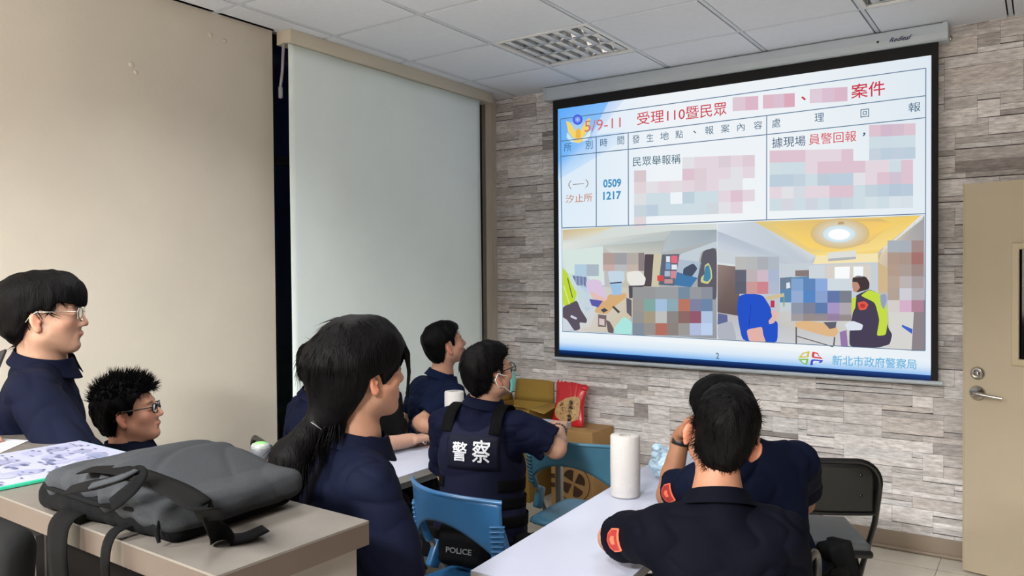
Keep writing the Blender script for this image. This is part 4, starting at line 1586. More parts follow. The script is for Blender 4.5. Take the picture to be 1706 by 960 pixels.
def pen(p0, p1, label, col=m_dark):
    p0, p1 = np.asarray(p0), np.asarray(p1)
    d = p1 - p0
    t = thing('pen', label, 'pen', p0)
    b = MB()
    b.tube([p0 + d * .10, p0 + d * .14, p1 - d * .03, p1], [.0032, .0045, .0045, .003], 10)
    b.build('barrel', col, t)
    b = MB()
    b.tube([p0, p0 + d * .10], [.0006, .0032], 8)
    b.build('tip', m_steel, t)


# ---- grey laptop backpack lying on the counter
m_bag = mat('bag_grey', (46, 48, 51), .9, noise=.16, scale=260, bump=.12, fine=500, spec=.1)
m_web = mat('black_webbing', (8, 8, 9), .9, bump=.08, fine=700, spec=.08)
m_bagb = mat('bag_black', (9, 10, 12), .9, bump=.06, fine=400, spec=.08)
ba, bcx = .06, np.array([-1.345, .838])
bX, bY = np.array([math.cos(ba), math.sin(ba)]), np.array([-math.sin(ba), math.cos(ba)])
BR3 = np.stack([[bX[0], bX[1], 0], [bY[0], bY[1], 0], [0, 0, 1.]], 1)
BO = np.array([bcx[0], bcx[1], CZ])
bag = thing('backpack', 'grey laptop backpack with black straps lying flat on the counter', 'backpack', BO)


def bagtop(P):
    return P


ops = [('u', rbox((.005, 0, .066), (.245, .135, .036), .030), 0), ('u', el((.06, .01, .085), (.19, .12, .030)), .03), ('u', rbox((.12, .0, .068), (.13, .142, .040), .028), .02), ('u', el((-.17, -.05, .066), (.08, .075, .032)), .02),
       ('d', ridged(.0035, 18, 8), 0), ('d', wob(.0012, 22, 9), 0), ('d', (lambda P: -.003 * np.exp(-((P[:, 1] + .128) / .03) ** 2) * np.sin(P[:, 0] * 95)), 0)]
V, Q = solid(ops, (-.29, -.18, .01), (.30, .19, .15), .0045)
V[:, 2] -= .026 * np.clip((-V[:, 0] - .02) / .22, 0, 1) * np.clip(V[:, 2] / .1, 0, 1)
V[:, 2] *= 1 - .36 * np.clip((V[:, 0] + .03) / .20, 0, 1)
V[:, 0] *= .83
mesh_obj('main_compartment', BO + V @ BR3.T, Q, m_bag, bag)
ops = [('u', rbox((-.005, -.002, .030), (.243, .136, .030), .026), 0), ('i', half((0, 0, .002), (0, 0, -1)), .004), ('d', ridged(.003, 25, 3), 0)]
V, Q = solid(ops, (-.29, -.18, -.01), (.29, .18, .09), .006)
V[:, 0] *= .83
mesh_obj('back_padding', BO + V @ BR3.T, Q, m_bagb, bag)
b = MB()
zp = []
for a in np.linspace(0, 2 * PI, 60)[:-1]:
    k = (abs(math.cos(a)) ** 6 + abs(math.sin(a)) ** 6) ** (-1 / 6)
    zp.append(BO + BR3 @ np.array([-.002 + .206 * math.cos(a) * k, -.001 + .139 * math.sin(a) * k, .047 + .003 * math.sin(a * 5)]))
b.tube(zp, .0045, 8, closed=True)
zip_ = b.build('zipper', m_bagb, bag)
b = MB()
pq = BO + BR3 @ np.array([.178, -.146, .044])
b.tube([pq, pq + [0, -.004, -.02], pq + [.002, -.002, -.034]], [.002, .004, .003], 8)
b.build('zip_pull', m_bagb, zip_)


def ribbon(name, pts, w, m, parent, up=None, thick=.002, sub=8):
    """flat strap through points; w is its width, up the side it faces (one or per point)"""
    P = np.array(pts, float)
    n = len(P)
    U = np.array(up if np.ndim(up) == 2 else [up] * n, float)
    ts = np.linspace(0, n - 1, (n - 1) * sub + 1)

    def cr_(A, t):
        i = min(int(t), n - 2)
        s = t - i
        p0, p1, p2, p3 = A[max(i - 1, 0)], A[i], A[i + 1], A[min(i + 2, n - 1)]
        return .5 * ((2 * p1) + (-p0 + p2) * s + (2 * p0 - 5 * p1 + 4 * p2 - p3) * s * s + (-p0 + 3 * p1 - 3 * p2 + p3) * s ** 3)
    C = np.array([cr_(P, t) for t in ts])
    UU = np.array([cr_(U, t) for t in ts])
    D = np.gradient(C, axis=0)
    D /= np.linalg.norm(D, axis=1, keepdims=True)
    Sd = np.cross(D, UU)
    Sd /= np.linalg.norm(Sd, axis=1, keepdims=True)
    wv = w if np.ndim(w) == 0 else None
    b = MB()
    m_ = len(C) - 1
    ww = np.full(len(C), w) if wv is not None else np.interp(ts, range(n), w)
    b.grid(lambda u, v: C[int(round(u * m_))] + Sd[int(round(u * m_))] * (v - .5) * ww[int(round(u * m_))], m_, 4, thick=thick)
    return b.build(name, m, parent)


bl_ = lambda x, y, z: BO + BR3 @ np.array([x, y, z])
lv = lambda x, y, z: on_level(x, y, CZ + z)
Z3 = np.array([0, 0, 1.])
ribbon('top_band', [lv(138, 786, .093), lv(170, 782, .098), lv(215, 787, .103), lv(255, 800, .108), lv(295, 818, .110), lv(328, 840, .107), lv(345, 852, .094), lv(352, 868, .066)], [.040, .052, .048, .046, .046, .044, .038, .034], m_web, bag, Z3)
ribbon('loose_strap', [lv(346, 851, .086), lv(357, 878, .042), lv(374, 899, .007), lv(408, 896, .006), lv(443, 881, .014)], [.034, .036, .038, .038, .036], m_web, bag, [[-.2, -.8, .5], [-.2, -.8, .5], [-.1, -.45, .9], [0, -.1, 1], [0, 0, 1]])
ribbon('handle', [lv(112, 818, .086), lv(140, 812, .100), lv(175, 806, .112), lv(208, 796, .122), lv(230, 786, .128), lv(235, 792, .128), lv(222, 812, .118), lv(202, 830, .104), lv(186, 842, .094)], [.020, .026, .024, .022, .020, .020, .022, .024, .022], m_web, bag, [[-.1, -.5, .8]] * 4 + [[.3, -.8, .3], [.6, -.6, .3]] + [[.4, -.6, .6]] * 3)
ribbon('handle_wrap', [lv(152, 812, .107), lv(178, 805, .1145), lv(206, 796, .124), lv(228, 786, .130)], .013, m_bag, bag, [-.1, -.5, .8], thick=.004)
for x, y0, ln, wd in ((100, 862, .46, .066), (180, 892, .30, .026)):
    a = on_wall(x, y0, .672)
    a[2] = CZ + .012
    o_ = np.array([0, 1., 0])
    ribbon('hanging_strap', [a + o_ * .05 + [0, 0, .006], a + o_ * .008, a + np.array([.002, -.006, -.05]), a + np.array([.006, .004, -ln * .5]), a + np.array([-.004, .008, -ln])], [wd] * 5, m_web, bag, [[0, -.3, 1], [0, -.8, .6], [0, -1, 0.05], [0, -1, 0], [0, -1, 0]])

# ---- cartons by the front wall
def carton(x0, x1, y0, y1, z0, z1, label, m, flaps=False):
    t = thing('carton', label, 'carton', ((x0 + x1) / 2, (y0 + y1) / 2, z0), 'brown cartons by the stone wall')
    b = MB()
    w = .005
    if flaps:
        b.box(((x0 + x1) / 2, y0 + w / 2, (z0 + z1) / 2), (x1 - x0, w, z1 - z0))
        b.box(((x0 + x1) / 2, y1 - w / 2, (z0 + z1) / 2), (x1 - x0, w, z1 - z0))
        b.box((x0 + w / 2, (y0 + y1) / 2, (z0 + z1) / 2), (w, y1 - y0 - 2 * w, z1 - z0))
        b.box((x1 - w / 2, (y0 + y1) / 2, (z0 + z1) / 2), (w, y1 - y0 - 2 * w, z1 - z0))
        b.box(((x0 + x1) / 2, (y0 + y1) / 2, z0 + .003), (x1 - x0 - .01, y1 - y0 - .01, .005))
    else:
        b.box(((x0 + x1) / 2, (y0 + y1) / 2, (z0 + z1) / 2), (x1 - x0, y1 - y0, z1 - z0), bev=.003)
    b.build('box_body', m, t)
    return t


bx0, bx1 = on_wall(918, 760, 4.40)[0], on_wall(987, 760, 4.40)[0]
fan = carton(bx0, bx1, 4.40, 4.695, 0, .512, 'closed brown carton printed with a fan, under the red snack bag', m_card)
b = MB()
b.box(((bx0 + bx1) / 2, 4.547, .5125), (bx1 - bx0, .05, .001))
b.build('packing_tape', mat('brown_tape', (150, 108, 62), .35), fan)
b = MB()
fc = on_wall(955, 806, 4.398)
yy = 4.3985
for k in range(4):
    a = k * PI / 2 + .5
    pts = [(fc[0] + .012 * math.cos(a), yy, fc[2] + .012 * math.sin(a))]
    for q in np.linspace(-.55, .55, 8):
        rr = .092 - .03 * q * q
        pts.append((fc[0] + rr * math.cos(a + q), yy, fc[2] + rr * math.sin(a + q)))
    b.add(pts, [tuple(range(len(pts)))])
for k in range(40):
    a, e = 2 * PI * k / 40, 2 * PI * (k + 1) / 40
    b.add([(fc[0] + r_ * math.cos(q), yy, fc[2] + r_ * math.sin(q)) for r_, q in ((.118, a), (.124, a), (.124, e), (.118, e))], [(0, 1, 2, 3)])
b.box((fc[0], yy, fc[2] - .17), (.02, .001, .11))
for k in (-1, 1):
    b.box((fc[0] - .155 , yy, fc[2] + k * .03), (.035, .001, .03))
b.build('fan_print', m_print, fan)
ox1 = on_wall(884, 690, 4.38)[0]
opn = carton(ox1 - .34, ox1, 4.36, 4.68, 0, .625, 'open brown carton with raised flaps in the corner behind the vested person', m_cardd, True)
zt = .625
b = MB()
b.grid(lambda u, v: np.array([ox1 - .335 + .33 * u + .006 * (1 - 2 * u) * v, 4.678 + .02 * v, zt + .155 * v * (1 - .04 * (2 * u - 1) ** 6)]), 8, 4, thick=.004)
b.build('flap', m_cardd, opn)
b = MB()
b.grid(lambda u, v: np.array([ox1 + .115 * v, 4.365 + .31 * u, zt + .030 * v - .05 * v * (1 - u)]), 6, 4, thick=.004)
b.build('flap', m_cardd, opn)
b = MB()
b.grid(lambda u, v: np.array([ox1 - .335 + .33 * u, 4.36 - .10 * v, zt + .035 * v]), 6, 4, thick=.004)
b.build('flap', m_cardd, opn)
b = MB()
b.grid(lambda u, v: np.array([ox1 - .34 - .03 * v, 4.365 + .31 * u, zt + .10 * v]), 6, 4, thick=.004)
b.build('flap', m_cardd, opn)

# ---- red snack pouch on the carton
m_red = mat('red_film', (206, 28, 40), .28, bump=.15, fine=30, coat=.4)
m_food = mat('snack', (196, 158, 108), .6, noise=.45, scale=70)
sc_ = on_wall(947, 690, 4.52)
sx, sy = sc_[0], 4.52
sz = .514
t = thing('snack_bag', 'upright red snack pouch with a picture window, on the carton by the wall', 'snack bag', (sx, sy, sz))
Hs, Ws = .300, .120


def pouch(P):
    z = np.clip(P[:, 2] / Hs, 0, 1)
    thick = .038 * np.clip(np.sin(np.clip(z * 1.02, 0, 1) * PI), 0, 1) ** .6 * (1 - .55 * z) + .003
    wdt = Ws * (.94 + .06 * np.cos(z * 6.28)) - .004 * z
    q = np.abs(P[:, 0] / wdt)
    th = thick * np.sqrt(np.clip(1 - q ** 3, 0.02, 1))
    return np.maximum(np.maximum(np.abs(P[:, 1]) - th, np.abs(P[:, 0]) - wdt), np.maximum(-P[:, 2], P[:, 2] - Hs + .012 * (P[:, 0] / Ws) * 1.2 + .004))


PR = rotz(.10) @ np.array([[1, 0, 0], [0, 1, .30], [0, 0, .955]])
V, Q = solid([('u', pouch, 0), ('d', ridged(.0035, 55, 12, (1, 1, .4)), 0)], (-.145, -.06, -.015), (.145, .06, .32), .0042)
PO = np.array([sx, sy - .02, sz + .002])
mesh_obj('pouch', PO + V @ PR.T, Q, m_red, t)


def on_pouch(x, z, lift):
    zz = min(max(z / Hs, 0), 1)
    thick = .038 * max(0, math.sin(zz * 1.02 * PI if zz * 1.02 < 1 else PI)) ** .6 * (1 - .55 * zz) + .003
    th = thick * math.sqrt(max(.02, 1 - abs(x / Ws) ** 3))
    return PO + PR @ np.array([x, -th - lift, z])


b = MB()
wn = [(-.078, .060), (-.090, .10), (-.072, .155), (-.02, .190), (.04, .205), (.082, .195), (.090, .12), (.086, .055), (.03, .030), (-.03, .032)]
cx = (0, .115)
ring = []
for i in range(len(wn)):
    for q in range(3):
        s = q / 3
        a, e = np.array(wn[i]), np.array(wn[(i + 1) % len(wn)])
        ring.append(a * (1 - s) + e * s)
vs, fs = [on_pouch(*cx, .0045)], []
for lev in (.5, 1.0):
    vs += [on_pouch(cx[0] + (p[0] - cx[0]) * lev, cx[1] + (p[1] - cx[1]) * lev, .0045) for p in ring]
n = len(ring)
fs = [(0, 1 + i, 1 + (i + 1) % n) for i in range(n)] + [(1 + i, 1 + n + i, 1 + n + (i + 1) % n, 1 + (i + 1) % n) for i in range(n)]
b.add(vs, fs)
for k in range(60):
    a = r2.uniform(0, 2 * PI)
    rr = r2.uniform(0, .85)
    i = int(a / (2 * PI) * n) % n
    p = np.array(cx) + (ring[i] - np.array(cx)) * rr
    q = on_pouch(p[0], p[1], .006)
    b.lathe([(0, .004), (.006, .002), (.008, 0)], q, 7, R=np.array([[1, 0, 0], [0, 0, -1], [0, 1, 0.]]), mi=1 if k % 4 == 0 else 0)
b.build('picture_window', [m_food, mat('snack_dark', (120, 76, 44), .6)], t)
b = MB()
for k, ch in enumerate('經典小魚乾'):
    v, f = text_mesh(ch, .03)
    v = (v - v.min(0)) / np.maximum(v.max(0) - v.min(0), 1e-6)
    b.add([on_pouch(.012 + .028 * q[0], .178 - .029 * (k + 1) + .026 * q[1], .0115) for q in v], f)
b.build('lettering', m_dark, t)
b = MB()
b.grid(lambda u, v: on_pouch(.075 + .05 * u, Hs - .045 + .03 * v - .012 * u, .006 + .012 * math.sin(u * 3) * math.sin(v * 3)), 6, 4, thick=.002)
b.build('twisted_corner', mat('foil_gloss', (226, 60, 70), .12, metal=.3), t)
# ------------------------------------------------------------------ people
m_skin = mat('skin', (205, 160, 132), 0.52, noise=0.06, scale=60, attr='col', spec=.35)
m_skin.node_tree.nodes['Principled BSDF'].inputs['Subsurface Weight'].default_value = 0.12
m_skin.node_tree.nodes['Principled BSDF'].inputs['Subsurface Radius'].default_value = (.008, .003, .0015)
m_hair = mat('black_hair', (6, 5, 6), 0.55, noise=0.35, scale=90, attr='col', bump=.30, fine=240, stretch=(1, 1, .12), spec=.07)
m_shirt = mat('navy_shirt', (24, 32, 62), 0.8, noise=0.10, scale=12, attr='col', bump=.10, fine=900, spec=.08)
m_trouser = mat('dark_trousers', (20, 22, 34), 0.85, noise=.08, scale=20, bump=.1, fine=600)
m_shoe = mat('black_shoe', (14, 14, 15), 0.35)
m_belt = mat('black_nylon', (9, 9, 10), 0.85, bump=.06, fine=500, spec=.12)
m_lens = mat('clear_lens', (235, 240, 242), 0.02, trans=1.0, spec=.5)
m_lens.node_tree.nodes['Principled BSDF'].inputs['IOR'].default_value = 1.05
m_silver = mat('silver_wire', (206, 200, 188), 0.25, metal=1)
m_blackf = mat('black_acetate', (16, 14, 14), 0.25)
m_patch_o = mat('patch_orange', (226, 104, 72), .7)
m_patch_r = mat('patch_red', (150, 36, 28), .7, noise=.3, scale=160)
m_patch_g = mat('patch_gold', (226, 170, 120), .7)
m_eye = mat('eye_white', (220, 214, 208), .2)
m_iris = mat('eye_dark', (26, 18, 14), .15)


def frame_from(fwd, pitch=0, roll=0):
    """columns: right, forward, up"""
    f = unit(fwd)
    r = unit(np.cross(f, [0, 0, 1]))
    u = np.cross(r, f)
    p = math.radians(pitch)
    f, u = f * math.cos(p) + u * math.sin(p), u * math.cos(p) - f * math.sin(p)
    q = math.radians(roll)
    r, u = r * math.cos(q) - u * math.sin(q), u * math.cos(q) + r * math.sin(q)
    return np.stack([r, f, u], 1)


def head_ops(earout=22, nose=1.0, jaw=1.0, s=1.0):
    a = math.radians(earout)
    o = [('u', el((0, -.012, .035), (.0725, .094, .080)), 0),
         ('u', el((0, .022, -.025), (.060, .072, .078)), .03),
         ('u', rc((-.044 * jaw, .012, -.058), (-.012, .062, -.092), .020, .016), .03),
         ('u', rc((.044 * jaw, .012, -.058), (.012, .062, -.092), .020, .016), .03),
         ('u', rc((0, .030, -.060), (0, .072, -.094), .032, .014), .02),
         ('u', el((-.042, .052, -.026), (.020, .022, .018)), .02),
         ('u', el((.042, .052, -.026), (.020, .022, .018)), .02),
         ('u', rc((-.034, .074, .018), (.034, .074, .018), .013), .015),
         ('s', el((-.031, .098, .000), (.020, .020, .013)), .012),
         ('s', el((.031, .098, .000), (.020, .020, .013)), .012),
         ('u', el((-.031, .0745, -.001), (.0155, .0145, .0125)), .003),
         ('u', el((.031, .0745, -.001), (.0155, .0145, .0125)), .003),
         ('s', rc((-.044, .0885, -.003), (-.020, .0905, -.003), .0018), .001),
         ('s', rc((.020, .0905, -.003), (.044, .0885, -.003), .0018), .001),
         ('u', rc((0, .084, .008), (0, .103 * nose, -.030), .0075, .0105), .012),
         ('u', el((-.0115, .094, -.034), (.0085, .010, .007)), .006),
         ('u', el((.0115, .094, -.034), (.0085, .010, .007)), .006),
         ('s', el((-.006, .100, -.0415), (.004, .006, .003)), .002),
         ('s', el((.006, .100, -.0415), (.004, .006, .003)), .002),
         ('u', rc((-.017, .081, -.0625), (0, .0905, -.0600), .006, .0068), .008),
         ('u', rc((.017, .081, -.0625), (0, .0905, -.0600), .006, .0068), .008),
         ('u', rc((-.014, .080, -.0705), (.014, .080, -.0705), .0085), .008),
         ('s', rc((-.022, .086, -.0665), (.022, .086, -.0665), .0016), .003),
         ('s', rc((-.012, .092, -.0805), (.012, .092, -.0805), .004), .008)]
    for sx in (-1, 1):
        c, n = math.cos(a), math.sin(a)
        t = math.radians(12)
        # ear plate: thin axis turned outward at the back
        ax = np.array([c, n * 1.0, 0]) * np.array([sx, 1, 1])
        ay = np.array([-n, c, 0]) * np.array([sx, 1, 1])
        az = np.array([0, 0, 1.])
        ay2 = ay * math.cos(t) + az * math.sin(t)
        az2 = az * math.cos(t) - ay * math.sin(t)
        R = np.stack([ax, ay2, az2], 1)
        e = np.array([sx * (.0765 + (.009 if earout > 30 else 0)), -.012 - (.008 if earout > 30 else 0), -.018])
        o += [('u', el(e, (.0066, .0125 + (.005 if earout > 30 else 0), .0275), R), .005),
              ('u', el(e + np.array([sx * -.002, .006, -.022]), (.007, .010, .011)), .006),
              ('s', el(e + R @ np.array([.0085, .003, .002]), (.0062, .0070, .0170), R), .003),
              ('u', el(e + R @ np.array([.0015, .0125, -.003]), (.0045, .004, .007), R), .003)]
    return [(t_, xf(fn, (0, 0, 0), np.eye(3) * 1.0) if s == 1 else (lambda P, fn=fn: fn(P / s) * s), k * s) for t_, fn, k in o]


HL_SHORT = [(-.14, -.082), (-.07, -.082), (-.045, -.062), (-.03, -.03), (-.022, .014), (.010, .016), (.016, -.012), (.030, -.010), (.036, .028), (.060, .050), (.085, .064), (.14, .070)]
HL_FRINGE = [(-.14, -.098), (-.07, -.098), (-.048, -.070), (-.034, -.030), (-.026, .008), (.010, .012), (.016, .000), (.034, .012), (.042, .030), (.060, .034), (.085, .024), (.14, .018)]
HL_CREW = [(-.14, -.070), (-.07, -.070), (-.048, -.05), (-.034, -.02), (-.024, .016), (.010, .018), (.014, -.016), (.026, -.014), (.032, .030), (.055, .055), (.085, .070), (.14, .075)]


def hair_ops(top=.018, side=.008, back=.012, line=HL_SHORT, front=0.0, seed=1, amp=.004, s=1.0):
    ys, zs = np.array([p[0] for p in line]), np.array([p[1] for p in line])

    def keep(P):
        return (np.interp(P[:, 1], ys, zs).astype(np.float32) - P[:, 2]) * .75
    o = [('u', el((0, -.014, .035), (.0725 + side, .094 + back, .080 + top)), 0),
         ('u', el((0, -.048, -.015), (.060 + side, .048 + back, .075)), .02),
         ('u', el((0, .036, .055), (.060 + side, .050 + front, .050 + top)), .02),
         ('i', keep, .008),
         ('d', wob(amp, 55, seed, (1, 1, .5)), 0), ('d', wob(amp * .5, 140, seed + 1, (1, 1, .4)), 0)]
    return [(t_, (lambda P, fn=fn: fn(P / s) * s), k * s) for t_, fn, k in o]


def strands(V, Nn, dirfn, n, length, width, seed=0, curl=.5, seg=3, mask=None):
    """tapered tufts growing from points of a surface; returns verts, faces"""
    r = np.random.default_rng(seed)
    ids = np.arange(len(V)) if mask is None else np.nonzero(mask)[0]
    ids = r.choice(ids, n)
    vs, fs = [], []
    for i in ids:
        p, nn = V[i], Nn[i]
        d = dirfn(p, nn, r)
        d = d / (np.linalg.norm(d) + 1e-9)
        L = length * r.uniform(.5, 1.25)
        sd = np.cross(d, nn)
        if np.linalg.norm(sd) < 1e-3:
            continue
        sd /= np.linalg.norm(sd)
        t2 = np.cross(sd, d)
        o = len(vs)
        q = p - nn * .003
        dd = d.copy()
        for k in range(seg + 1):
            w = width * (1 - k / seg * .92) * r.uniform(.9, 1.1)
            vs += [q + sd * w, q - sd * w * .5 + t2 * w * .6, q - sd * w * .5 - t2 * w * .6]
            dd = dd - nn * curl * .35 + np.array([0, 0, -.12 * curl])
            dd /= np.linalg.norm(dd)
            q = q + dd * L / seg
        for k in range(seg):
            a, b = o + 3 * k, o + 3 * k + 3
            fs += [(a, a + 1, b + 1, b), (a + 1, a + 2, b + 2, b + 1), (a + 2, a, b, b + 2)]
    return np.array(vs), np.array(fs)


def vnormals(V, Q):
    a, b, c = V[Q[:, 0]], V[Q[:, 1]], V[Q[:, 2]]
    fn = np.cross(b - a, c - a)
    N = np.zeros_like(V)
    for k in range(4):
        np.add.at(N, Q[:, k], fn)
    return N / (np.linalg.norm(N, axis=1, keepdims=True) + 1e-12)


def hand_ops(o, R, side, pose):
    """hand solids. frame columns: thumb side, finger direction, back of the hand; side +1 when the thumb side is +x"""
    curls = {'rest': [(.25, .35, .3), (.28, .38, .3), (.3, .4, .3), (.34, .42, .3)], 'write': [(.75, .75, .35), (.9, .9, .5), (1.05, 1.0, .6), (1.1, 1.05, .7)],
             'fist': [(1.1, 1.3, .8), (1.15, 1.35, .8), (1.2, 1.35, .8), (1.25, 1.35, .8)], 'support': [(.5, .9, .5), (.55, .95, .5), (.6, 1.0, .5), (.65, 1.0, .5)]}[pose]
    base = [(.027, .088), (.009, .093), (-.009, .090), (-.026, .083)]
    lens = [(.040, .024, .019), (.044, .028, .020), (.041, .026, .020), (.032, .020, .017)]
    ops = [('u', rbox((0, .046, 0), (.039, .048, .0135), .012), .010), ('u', rc((0, -.03, 0), (0, .02, 0), .023, .022), .02),
           ('u', el((.022, .034, -.006), (.018, .030, .014)), .008)]
    for (bx, by), L, c in zip(base, lens, curls):
        p = np.array([bx, by, .0])
        a = 0
        rr = .0088
        fan = bx * 1.6
        for q, (l, k) in enumerate(zip(L, c)):
            a += k
            d = np.array([fan * math.cos(a) * .6, math.cos(a), -math.sin(a)])
            e = p + unit(d) * l
            ops.append(('u', rc(p, e, rr, rr - .0008), .003 if q else .006))
            p = e
            rr -= .0008
    if pose == 'write':
        th = [(.030, .022, -.006), (.044, .052, -.026), (.034, .082, -.040), (.026, .100, -.050)]
    else:
        th = [(.030, .020, -.006), (.052, .046, -.014), (.060, .072, -.020), (.062, .094, -.024)]
    for q in range(3):
        ops.append(('u', rc(th[q], th[q + 1], .0115 - q * .001, .0105 - q * .001), .006))
    flip = np.array([side, 1, 1.0])
    R2 = R * flip[None, :]
    return xops(ops, o, R2)


def person(label, N, th, lean, Hc, hh, hp, hr=0, L=None, R_=None, hair=None, sw=.175, bulk=1.0, knee=None, seat=None, skin=(206, 162, 134), hs=1.0, seed=1,
           h=.0058, shirtcol=(9, 13, 31), tors=.50, earout=22, jaw=1.0, sleeve=.80, armr=1.0, foot=0.0, collar=True, hand=('rest', 'rest'), handdir=(None, None), shirt_h=.0058, name='person', side=0.0, wr=1.0):
    f0 = heading(th)
    rt0 = np.cross(f0, [0, 0, 1.0])
    ln, sd = math.radians(lean), math.radians(side)
    up = unit(np.array([0, 0, 1.]) * math.cos(ln) + f0 * math.sin(ln) + rt0 * math.sin(sd))
    rt = unit(rt0 - up * (rt0 @ up))
    fw = np.cross(up, rt)
    TR = np.stack([rt, fw, up], 1)
    N = np.asarray(N, float)
    Pv = N - up * tors
    k = tors / .50
    HR = frame_from(heading(hh), hp, hr)
    Hc = np.asarray(Hc, float)
    T = lambda x, y, z: Pv + TR @ np.array([x * bulk, y * bulk, z * k])
    root = thing(name, label, 'person', (Pv[0], Pv[1], foot))
    SL, SR = T(-sw / bulk, -.005, .425), T(sw / bulk, -.005, .425)
    kd = heading(th if knee is None else knee)
    hipz = .05
    legs = []
    for s in (-1, 1):
        hp_ = Pv + rt * s * .085 - up * .02
        kn = hp_ + kd * .40 + rt0 * s * .05
        kn[2] = max(min(hp_[2] - .02, 9), foot + .46)
        an = kn + kd * .02
        an[2] = foot + .09
        legs.append((hp_, kn, an))
    arms = []
    for S_, spec, sgn in ((SL, L, -1), (SR, R_, 1)):
        if spec is None:
            E_ = S_ + rt0 * sgn * .05 + f0 * .08 - np.array([0, 0, .265])
            W_ = E_ + f0 * .22 - rt0 * sgn * .08 + np.array([0, 0, -.03])
        else:
            E_, W_ = np.asarray(spec[0], float), np.asarray(spec[1], float)
        arms.append((S_, E_, W_, sgn))
    # ---- body (one continuous skin)
    b_ = bulk
    ops = [('u', el(T(0, 0, .02), (.150 * b_, .108 * b_, .10), TR), 0), ('u', el(T(0, .01, .17), (.128 * b_, .095 * b_, .15), TR), .06), ('u', el(T(0, .005, .33), (.142 * b_, .098 * b_, .15), TR), .06),
           ('u', rc(T(-sw / b_ + .03, -.01, .425), T(sw / b_ - .03, -.01, .425), .048), .05)]
    for S_, E_, W_, sgn in arms:
        ops += [('u', rc(S_, E_, .046 * armr, .038 * armr), .03), ('u', rc(E_, E_ + (W_ - E_) * .35, .038 * armr, .0395 * armr), .012), ('u', rc(E_ + (W_ - E_) * .35, W_, .0395 * armr, .0265 * wr), .01)]
    for hp_, kn, an in legs:
        ops += [('u', rc(hp_, kn, .070, .050), .04), ('u', rc(kn, an, .046, .032), .02), ('u', rc(an - np.array([0, 0, .05]), an + kd * .14 - np.array([0, 0, .06]), .026, .022), .02)]
    nk = Hc + HR @ np.array([0, -.022, -.055]) * hs
    ops += [('u', rc(N - up * .04 + fw * .0, N + up * .015 + fw * .005, .064, .057), .04), ('u', rc(N, nk, .057 * hs, .053 * hs), .03)]
    hd = head_ops(earout, 1.0, jaw, hs)
    ops += xops(hd, Hc, HR)
    hands = []
    for (S_, E_, W_, sgn), pose, hdv in zip(arms, hand, handdir):
        if pose is None:
            continue
        if hdv is None:
            d, bk = unit(W_ - E_), np.array([0, 0, 1.])
        else:
            d, bk = unit(hdv[0]), np.asarray(hdv[1], float)
        tx = unit(np.cross(d, bk))
        bk = np.cross(tx, d)
        HRm = np.stack([tx, d, bk], 1)
        hands.append((W_, HRm, sgn))
        ops += hand_ops(W_, HRm, -sgn, pose)
    pts = [Pv - .12, Pv + .12, Hc - .16, Hc + .16, SL, SR] + [q for a in arms for q in (a[1] - .06, a[1] + .06, a[2] - .15, a[2] + .15)] + [q for l in legs for q in (l[1] - .08, l[1] + .08, l[2] - .12, l[2] + .2)]
    lo, hi = bounds(pts, .06)
    lo[2] = max(lo[2], foot - .02)
    V, Q = solid(ops, lo, hi, h)
    loc = ((V - Hc) @ HR) / hs
    base = np.array(lin(skin)) * .62
    col = np.tile(base, (len(V), 1))

    def blend(w, c):
        c = np.array(lin(c))
        w = np.clip(w, 0, 1)[:, None]
        col[:] = col * (1 - w) + c * w
    near = (np.abs(loc) < .16).all(1)
    lip = np.exp(-(((loc[:, 0]) / .020) ** 4 + ((loc[:, 2] + .0662) / .0075) ** 4)) * (loc[:, 1] > .07) * near
    blend(lip * .75, (178, 104, 96))
    earw = ((np.abs(loc[:, 0]) > .072) & (np.abs(loc[:, 2] + .018) < .04) & (np.abs(loc[:, 1] + .01) < .035) & near) * 1.0
    blend(earw * .45, (214, 128, 104))
    chk = np.exp(-(((np.abs(loc[:, 0]) - .042) / .03) ** 2 + ((loc[:, 2] + .03) / .022) ** 2)) * (loc[:, 1] > .02) * near
    blend(chk * .25, (206, 130, 110))
    slit = np.exp(-(((np.abs(loc[:, 0]) - .032) / .013) ** 4 + ((loc[:, 2] + .003) / .0032) ** 2)) * (loc[:, 1] > .07) * near
    blend(slit * .95, (34, 22, 18))
    brow = np.exp(-(((np.abs(loc[:, 0]) - .033) / .017) ** 4 + ((loc[:, 2] - .0205 + np.abs(np.abs(loc[:, 0]) - .030) * .15) / .0042) ** 4)) * (loc[:, 1] > .05) * near
    blend(brow * .85, (30, 24, 22))
    stub = np.exp(-((loc[:, 2] + .05) / .04) ** 2) * ((loc[:, 1] > -.015) & (loc[:, 1] < .02)) * near * .12
    blend(stub, (110, 84, 74))
    body = mesh_obj('body', V, Q, m_skin, root, col)
    # ---- shirt
    t = .013
    fx = [('u', el(T(0, 0, .03), (.160 * b_ + t, .118 * b_ + t, .13), TR), 0), ('u', el(T(0, .012, .17), (.138 * b_ + t, .106 * b_ + t, .16), TR), .06), ('u', el(T(0, .006, .33), (.150 * b_ + t, .106 * b_ + t, .155), TR), .06),
          ('u', el(T(-.075, -.055, .36), (.075, .050, .095), TR), .04), ('u', el(T(.075, -.055, .36), (.075, .050, .095), TR), .04),
          ('u', rc(T(-sw / b_ + .03, -.01, .425), T(sw / b_ - .03, -.01, .425), .060), .05),
          ('u', rc(N - up * .03, T(-.12, -.008, .440), .062, .052), .04), ('u', rc(N - up * .03, T(.12, -.008, .440), .062, .052), .04)]
    cuts = []
